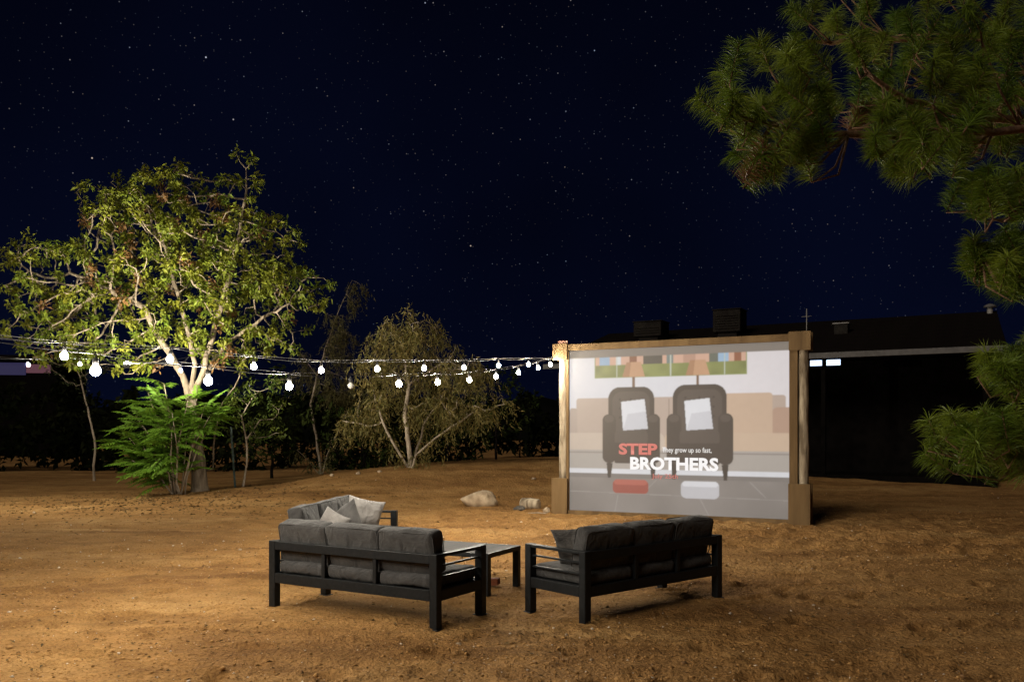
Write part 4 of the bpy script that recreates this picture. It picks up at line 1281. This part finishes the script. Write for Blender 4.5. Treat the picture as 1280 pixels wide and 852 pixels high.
# ------------------------------------------------------------------ the pine at the right
def pine():
    r = np.random.default_rng(8)
    bx, by = 5.9, 7.6
    root = empty('pine_tree', (bx, by, gz(bx, by)))
    tag(root, 'big long-needled pine with boughs reaching over the yard', 'tree')
    o0 = np.array(root.location)
    wv = MB()
    wv.tube([Vector(p) for p in ((0, 0, -.2), (.03, 0, .4), (-.05, .05, 2.2), (.05, .1, 4.5), (.0, .0, 7.2), (.1, .1, 9.5))], [.30, .23, .20, .16, .10, .03], 14)
    # tuft targets: photo pixel, distance
    boughs = [
        (4.3, 5.6, [(918, 80), (908, 108), (915, 140), (928, 165), (950, 192), (968, 212), (955, 208), (965, 130), (985, 160), (1000, 190), (1000, 100), (1025, 75), (1022, 130), (1028, 165), (1010, 205)]),
        (4.5, 5.9, [(1072, 65), (1075, 110), (1068, 150), (1100, 105), (1110, 150), (1125, 180), (1095, 185), (1140, 130), (1150, 200), (1130, 215)]),
        (4.3, 5.4, [(1160, 45), (1165, 95), (1190, 70), (1205, 45), (1200, 115), (1180, 150), (1215, 150), (1170, 190), (1200, 190), (1150, 165), (1225, 100)]),
        (4.8, 6.3, [(1255, 20), (1240, 60), (1270, 70), (1255, 120), (1275, 160), (1250, 180), (1285, 40)]),
        (3.9, 5.7, [(1215, 240), (1235, 230), (1255, 250), (1275, 225), (1280, 260), (1225, 255)]),
        (3.2, 5.8, [(1218, 318), (1225, 338), (1240, 325), (1258, 345), (1270, 312), (1285, 335), (1248, 350), (1278, 350)]),
        (2.4, 6.0, [(1245, 462), (1262, 456), (1272, 470), (1288, 450), (1258, 474), (1290, 474)]),
        (1.9, 5.7, [(1170, 545), (1190, 535), (1205, 555), (1225, 540), (1245, 560), (1265, 545), (1285, 570), (1210, 575), (1270, 585), (1245, 528)]),
        # fainter boughs higher up and behind
        (5.2, 7.6, [(1000, 20), (1040, 35), (1080, 15), (1120, 30), (1160, 5), (1100, 60), (1060, -20), (1210, -10), (990, 60)]),
        (5.6, 8.2, [(1220, 180), (1130, 90), (1240, 140), (1290, 120)]),
        # out of the frame, to the right and above
        (4.9, 5.2, [(1340, 60), (1370, 110), (1330, 160), (1400, 30), (1390, 180)]),
        (3.2, 6.0, [(1340, 330), (1380, 340), (1400, 310)]),
        (6.2, 6.0, [(1100, -90), (1180, -120), (1260, -100), (1330, -70), (1040, -110), (1220, -190)]),
    ]
    V_, F_, C_ = [], [], []
    cnt = 0
    tw = MB()
    for (hz, Y, targets) in boughs:
        T = [np.array(px(x, y, Y + r.uniform(-.35, .35))) - o0 for x, y in targets]
        # bough spine from the trunk through the centroid to the farthest tuft
        T.sort(key=lambda p: -p[0])
        tipmost = T[-1]; ctr = np.mean(T, 0)
        st = np.array([0, 0, hz])
        spine = []
        for k in range(11):
            t = k / 10
            a = st * (1 - t) + ctr * t; b = ctr * (1 - t) + tipmost * t
            p = a * (1 - t) + b * t; p[2] += -.10 * math.sin(math.pi * t) + r.normal(0, .02)
            spine.append(p)
        wv.tube([Vector(p) for p in spine], [.040 * (1 - .85 * k / 10) + .005 for k in range(11)], 7)
        S = np.array(spine)
        for c in T:
            for rep in range(2):
                cc = c + (r.normal(0, [.05, .16, .05]) if rep else 0)
                j = int(np.linalg.norm(S - cc, axis=1).argmin()); j = max(0, j - 1)
                ax = np.array([r.normal(-.1, .35), r.normal(-.15, .35), r.uniform(.25, 1.0)]); ax /= np.linalg.norm(ax)
                a0 = cc - ax * .12
                midp = (S[j] + a0) / 2 + np.array([0, 0, -.05]) + r.normal(0, .03, 3)
                tw.tube([Vector(S[j]), Vector(midp), Vector(a0), Vector(cc), Vector(cc + ax * .12)], [.010, .007, .006, .005, .003], 5)
                nN = 300
                t = r.random(nN) ** .8
                pos = a0 + ax * (t * .25)[:, None]
                rad = unit(nN, r); rad -= (rad @ ax)[:, None] * ax; rad /= np.linalg.norm(rad, axis=1)[:, None]
                d = rad * r.uniform(.7, 1.1, (nN, 1)) + ax * r.uniform(.1, .75, (nN, 1)) + np.array([0, 0, -.18])
                d /= np.linalg.norm(d, axis=1)[:, None]
                ln = r.uniform(.09, .145, nN); w = .0019
                side = np.cross(d, unit(nN, r)); side /= np.linalg.norm(side, axis=1)[:, None]
                m_ = pos + d * (ln * .55)[:, None]; e = pos + d * ln[:, None] + np.array([0, 0, -1]) * (ln * .16)[:, None]
                vv = np.stack([pos - side * w, pos + side * w, m_ + side * w, m_ - side * w, e], 1).reshape(-1, 3)
                kk = cnt + 5 * np.arange(nN)[:, None]
                ff = np.concatenate([kk + [[0, 1, 2]], kk + [[0, 2, 3]], kk + [[3, 2, 4]]], 1).reshape(-1, 3)
                g = r.random(); dead = r.random() < .025
                col = np.array([.16, .075, .03]) if dead else np.array([.085, .155, .012]) * (1 - g) + np.array([.175, .225, .022]) * g
                V_.append(vv); F_.append(ff); C_.append(np.repeat(col[None] * r.uniform(.75, 1.25, (nN, 1)), 5, 0)); cnt += 5 * nN
    wv.build('trunk', M['bark_pine'], root, True)
    tw.build('twig', M['bark_pine'], root, True)['kind'] = 'stuff'
    c = obj('crown', mesh_data('crown', np.concatenate(V_), np.concatenate(F_), M['needle'], False, np.concatenate(C_)), root)
    c['kind'] = 'stuff'
    print('pine tris', sum(len(f) for f in F_))
pine()

# ------------------------------------------------------------------ the house in the dark
E0 = Vector((13.9, 25.0)); ed = Vector((-4.57, 2.6)).normalized(); en = Vector((-ed.y, ed.x)) * -1     # along the eave (to the left), and back
if en.y < 0: en = -en
hz0 = gz(9, 28)
house = empty('house', (E0.x, E0.y, 0), math.atan2(ed.y, ed.x))
# local: x along the eave, y forward/back (sign below)
sg = 1 if (Vector((-math.sin(house.rotation_euler[2]), math.cos(house.rotation_euler[2])))).dot(en) > 0 else -1
LEN, EZ, RZ, DP = 14.5, 4.17, 5.75, 5.2
def hb(name, x0, x1, y0, y1, z0, z1, mat, parent=house, bev=.01):
    ya, yb = sorted((y0 * sg, y1 * sg))
    return MB().box(x0, x1, ya, yb, z0, z1, bev).build(name, mat, parent)
hb('wall', .5, LEN - .5, 2.6, 2.85, -.1, EZ + .15, M['house_wall'])
hb('wall', .5, .75, 2.86, 2 * DP - 1.2, -.1, EZ + .15, M['house_wall'])
hb('wall', LEN - .75, LEN - .5, 2.86, 2 * DP - 1.2, -.1, EZ + .15, M['house_wall'])
hb('wall', .76, LEN - .76, 2 * DP - 1.45, 2 * DP - 1.2, -.1, EZ + .15, M['house_wall'])
hb('porch_slab', .1, LEN - .1, .15, 2.58, -.1, .38, M['house_wall'])
hb('porch_ceiling', .1, LEN - .1, .05, 2.55, EZ - .09, EZ - .05, M['house_wall'])
for xx in (.4, 4.9, 9.5, LEN - .4):
    hb('porch_post', xx - .07, xx + .07, .3, .44, .381, EZ - .091, M['house_wall'])
m = MB()
v = [(-.15, 0, EZ), (LEN + .15, 0, EZ), (LEN - .2, DP * sg, RZ), (.2, DP * sg, RZ), (-.15, 2 * DP * sg, EZ), (LEN + .15, 2 * DP * sg, EZ)]
v2 = [(a, b, c - .10) for a, b, c in v]
f = [(0, 1, 2, 3), (3, 2, 5, 4), (0, 3, 4), (1, 5, 2)]
m.add(v + v2, f + [tuple(i + 6 for i in reversed(q_)) for q_ in f] + [(0, 6, 7, 1), (4, 5, 11, 10), (0, 4, 10, 6), (1, 7, 11, 5)])
roof = m.build('roof', M['roof'], house)
hb('fascia', -.17, LEN + .17, -.045, -.005, EZ - .17, EZ + .005, M['fascia'])
# shingle courses
for k in range(9):
    t0 = (k + .05) / 9; y0 = DP * t0; z0 = EZ + (RZ - EZ) * t0
    sl = math.atan2(RZ - EZ, DP)
    c = MB().box(-.1 + .3 * t0, LEN + .1 - .3 * t0, 0, .60 * math.cos(0), .004, .022, .004)
    o = c.build('roof_course', M['roof'], roof, False, (0, y0 * sg, z0), (sl * sg, 0, 0))
    if sg < 0: o.scale = (1, -1, 1)
# lit windows high on the porch wall
def hx_for(pxx, yb):                       # local x on the line y=yb where photo column pxx falls
    best = min((abs((640 + FPX * ((E0 + ed * (t * .02) + en * yb).x) / (E0 + ed * (t * .02) + en * yb).y) - pxx), t * .02) for t in range(0, 800))
    return best[1]
xa, xb, xc = hx_for(1013, .2), hx_for(1031, .2), hx_for(1051, .2)
for a, b in ((xb + .07, xa), (xc, xb - .07)):
    cxm = (a + b) / 2
    fx = hb('ceiling_lamp', a - .02, b + .02, .14, .24, EZ - .40, EZ - .20, M['fascia'])
    hb('tube_panel', a, b, .125, .138, EZ - .385, EZ - .215, M['lamp_blue'], fx, .003)
tag(house, 'low dark house with pale eave board and lit porch lamps behind the screen', 'house')
# things on the roof
def on_roof(pxx, back):
    x = hx_for(pxx, back); p2 = E0 + ed * x + en * back
    return Vector((p2.x, p2.y, EZ + (RZ - EZ) * back / DP)), house.rotation_euler[2]
def cooler(pxx, back, w, h, label):
    p, rz = on_roof(pxx, back)
    o = empty('roof_cooler', p, rz)
    MB().box(-w * .35, w * .35, -.35, .35, -.2, .16, .01).build('stand', M['cooler'], o)
    MB().box(-w / 2, w / 2, -.45, .45, .161, .161 + h, .02).build('cabinet', M['cooler'], o)
    lm = MB().box(-w / 2 + .08, w / 2 - .08, -.012, .012, -.02, .02, .004).data('louvre', M['cooler'])
    for s in (-1, 1):
        for k in range(int((h - .2) / .09)):
            obj('louvre', lm, o, (0, s * .463, .30 + k * .09), (R(25 * s), 0, 0))
    MB().box(-w / 2 - .03, w / 2 + .03, -.48, .48, .162 + h, .20 + h, .01).build('lid', M['cooler'], o)
    tag(o, label, 'roof cooler', 'coolers on the house roof')
cooler(814, 3.2, 1.1, .55, 'low wide evaporative cooler box on the dark house roof')
cooler(912, 3.2, 1.0, .80, 'tall evaporative cooler box on the dark house roof')
p, rz = on_roof(1052, 2.9)
o = empty('roof_vent', p, rz); MB().box(-.22, .22, -.2, .2, -.1, .30, .01).build('duct', M['cooler'], o); MB().box(-.27, .27, -.25, .25, .301, .34, .008).build('cap', M['vent'], o)
tag(o, 'small boxy metal vent on the dark house roof', 'roof vent')
p, rz = on_roof(1008, 1.2)
o = empty('antenna', p, rz); MB().tube([(0, 0, -.05), (0, 0, 1.2)], .016, 6).build('mast', M['vent'], o, True); MB().tube([(-.16, 0, .95), (.16, 0, .95)], .008, 5).build('crossbar', M['vent'], o, True)
tag(o, 'thin antenna mast standing on the dark house roof', 'antenna')
p, rz = on_roof(1237, 4.9)
o = empty('chimney_cap', p, rz); MB().tube([(0, 0, -.2), (0, 0, .22)], .09, 10).build('pipe', M['vent'], o, True); MB().lathe([(.2, .22), (.17, .28), (.03, .34)], 12).build('hood', M['fascia'], o, True)
tag(o, 'short pale chimney cap at the end of the dark house roof', 'chimney')

# ------------------------------------------------------------------ far building with coloured strip light
p = px(-30, 470, 60); zb = gz(p.x, p.y)
far = empty('far_building', (p.x, p.y, zb), R(8))
MB().box(-9, 5.2, 0, 6, -.2, p.z - zb + 1.2, .02).build('wall', M['house_wall'], far)
MB().box(-9.4, 5.6, -.4, 6.4, p.z - zb + 1.21, p.z - zb + 1.45, .02).build('roof', M['roof'], far)
MB().box(-8, 3.2, -.06, -.01, p.z - zb + .1, p.z - zb + .95, .01).build('lit_panel', M['lamp_violet'], far)
MB().box(3.22, 4.8, -.06, -.01, p.z - zb + .25, p.z - zb + .85, .01).build('lit_panel', M['lamp_pink'], far)
tag(far, 'distant low building with violet and pink lit panels beyond the tree', 'building')
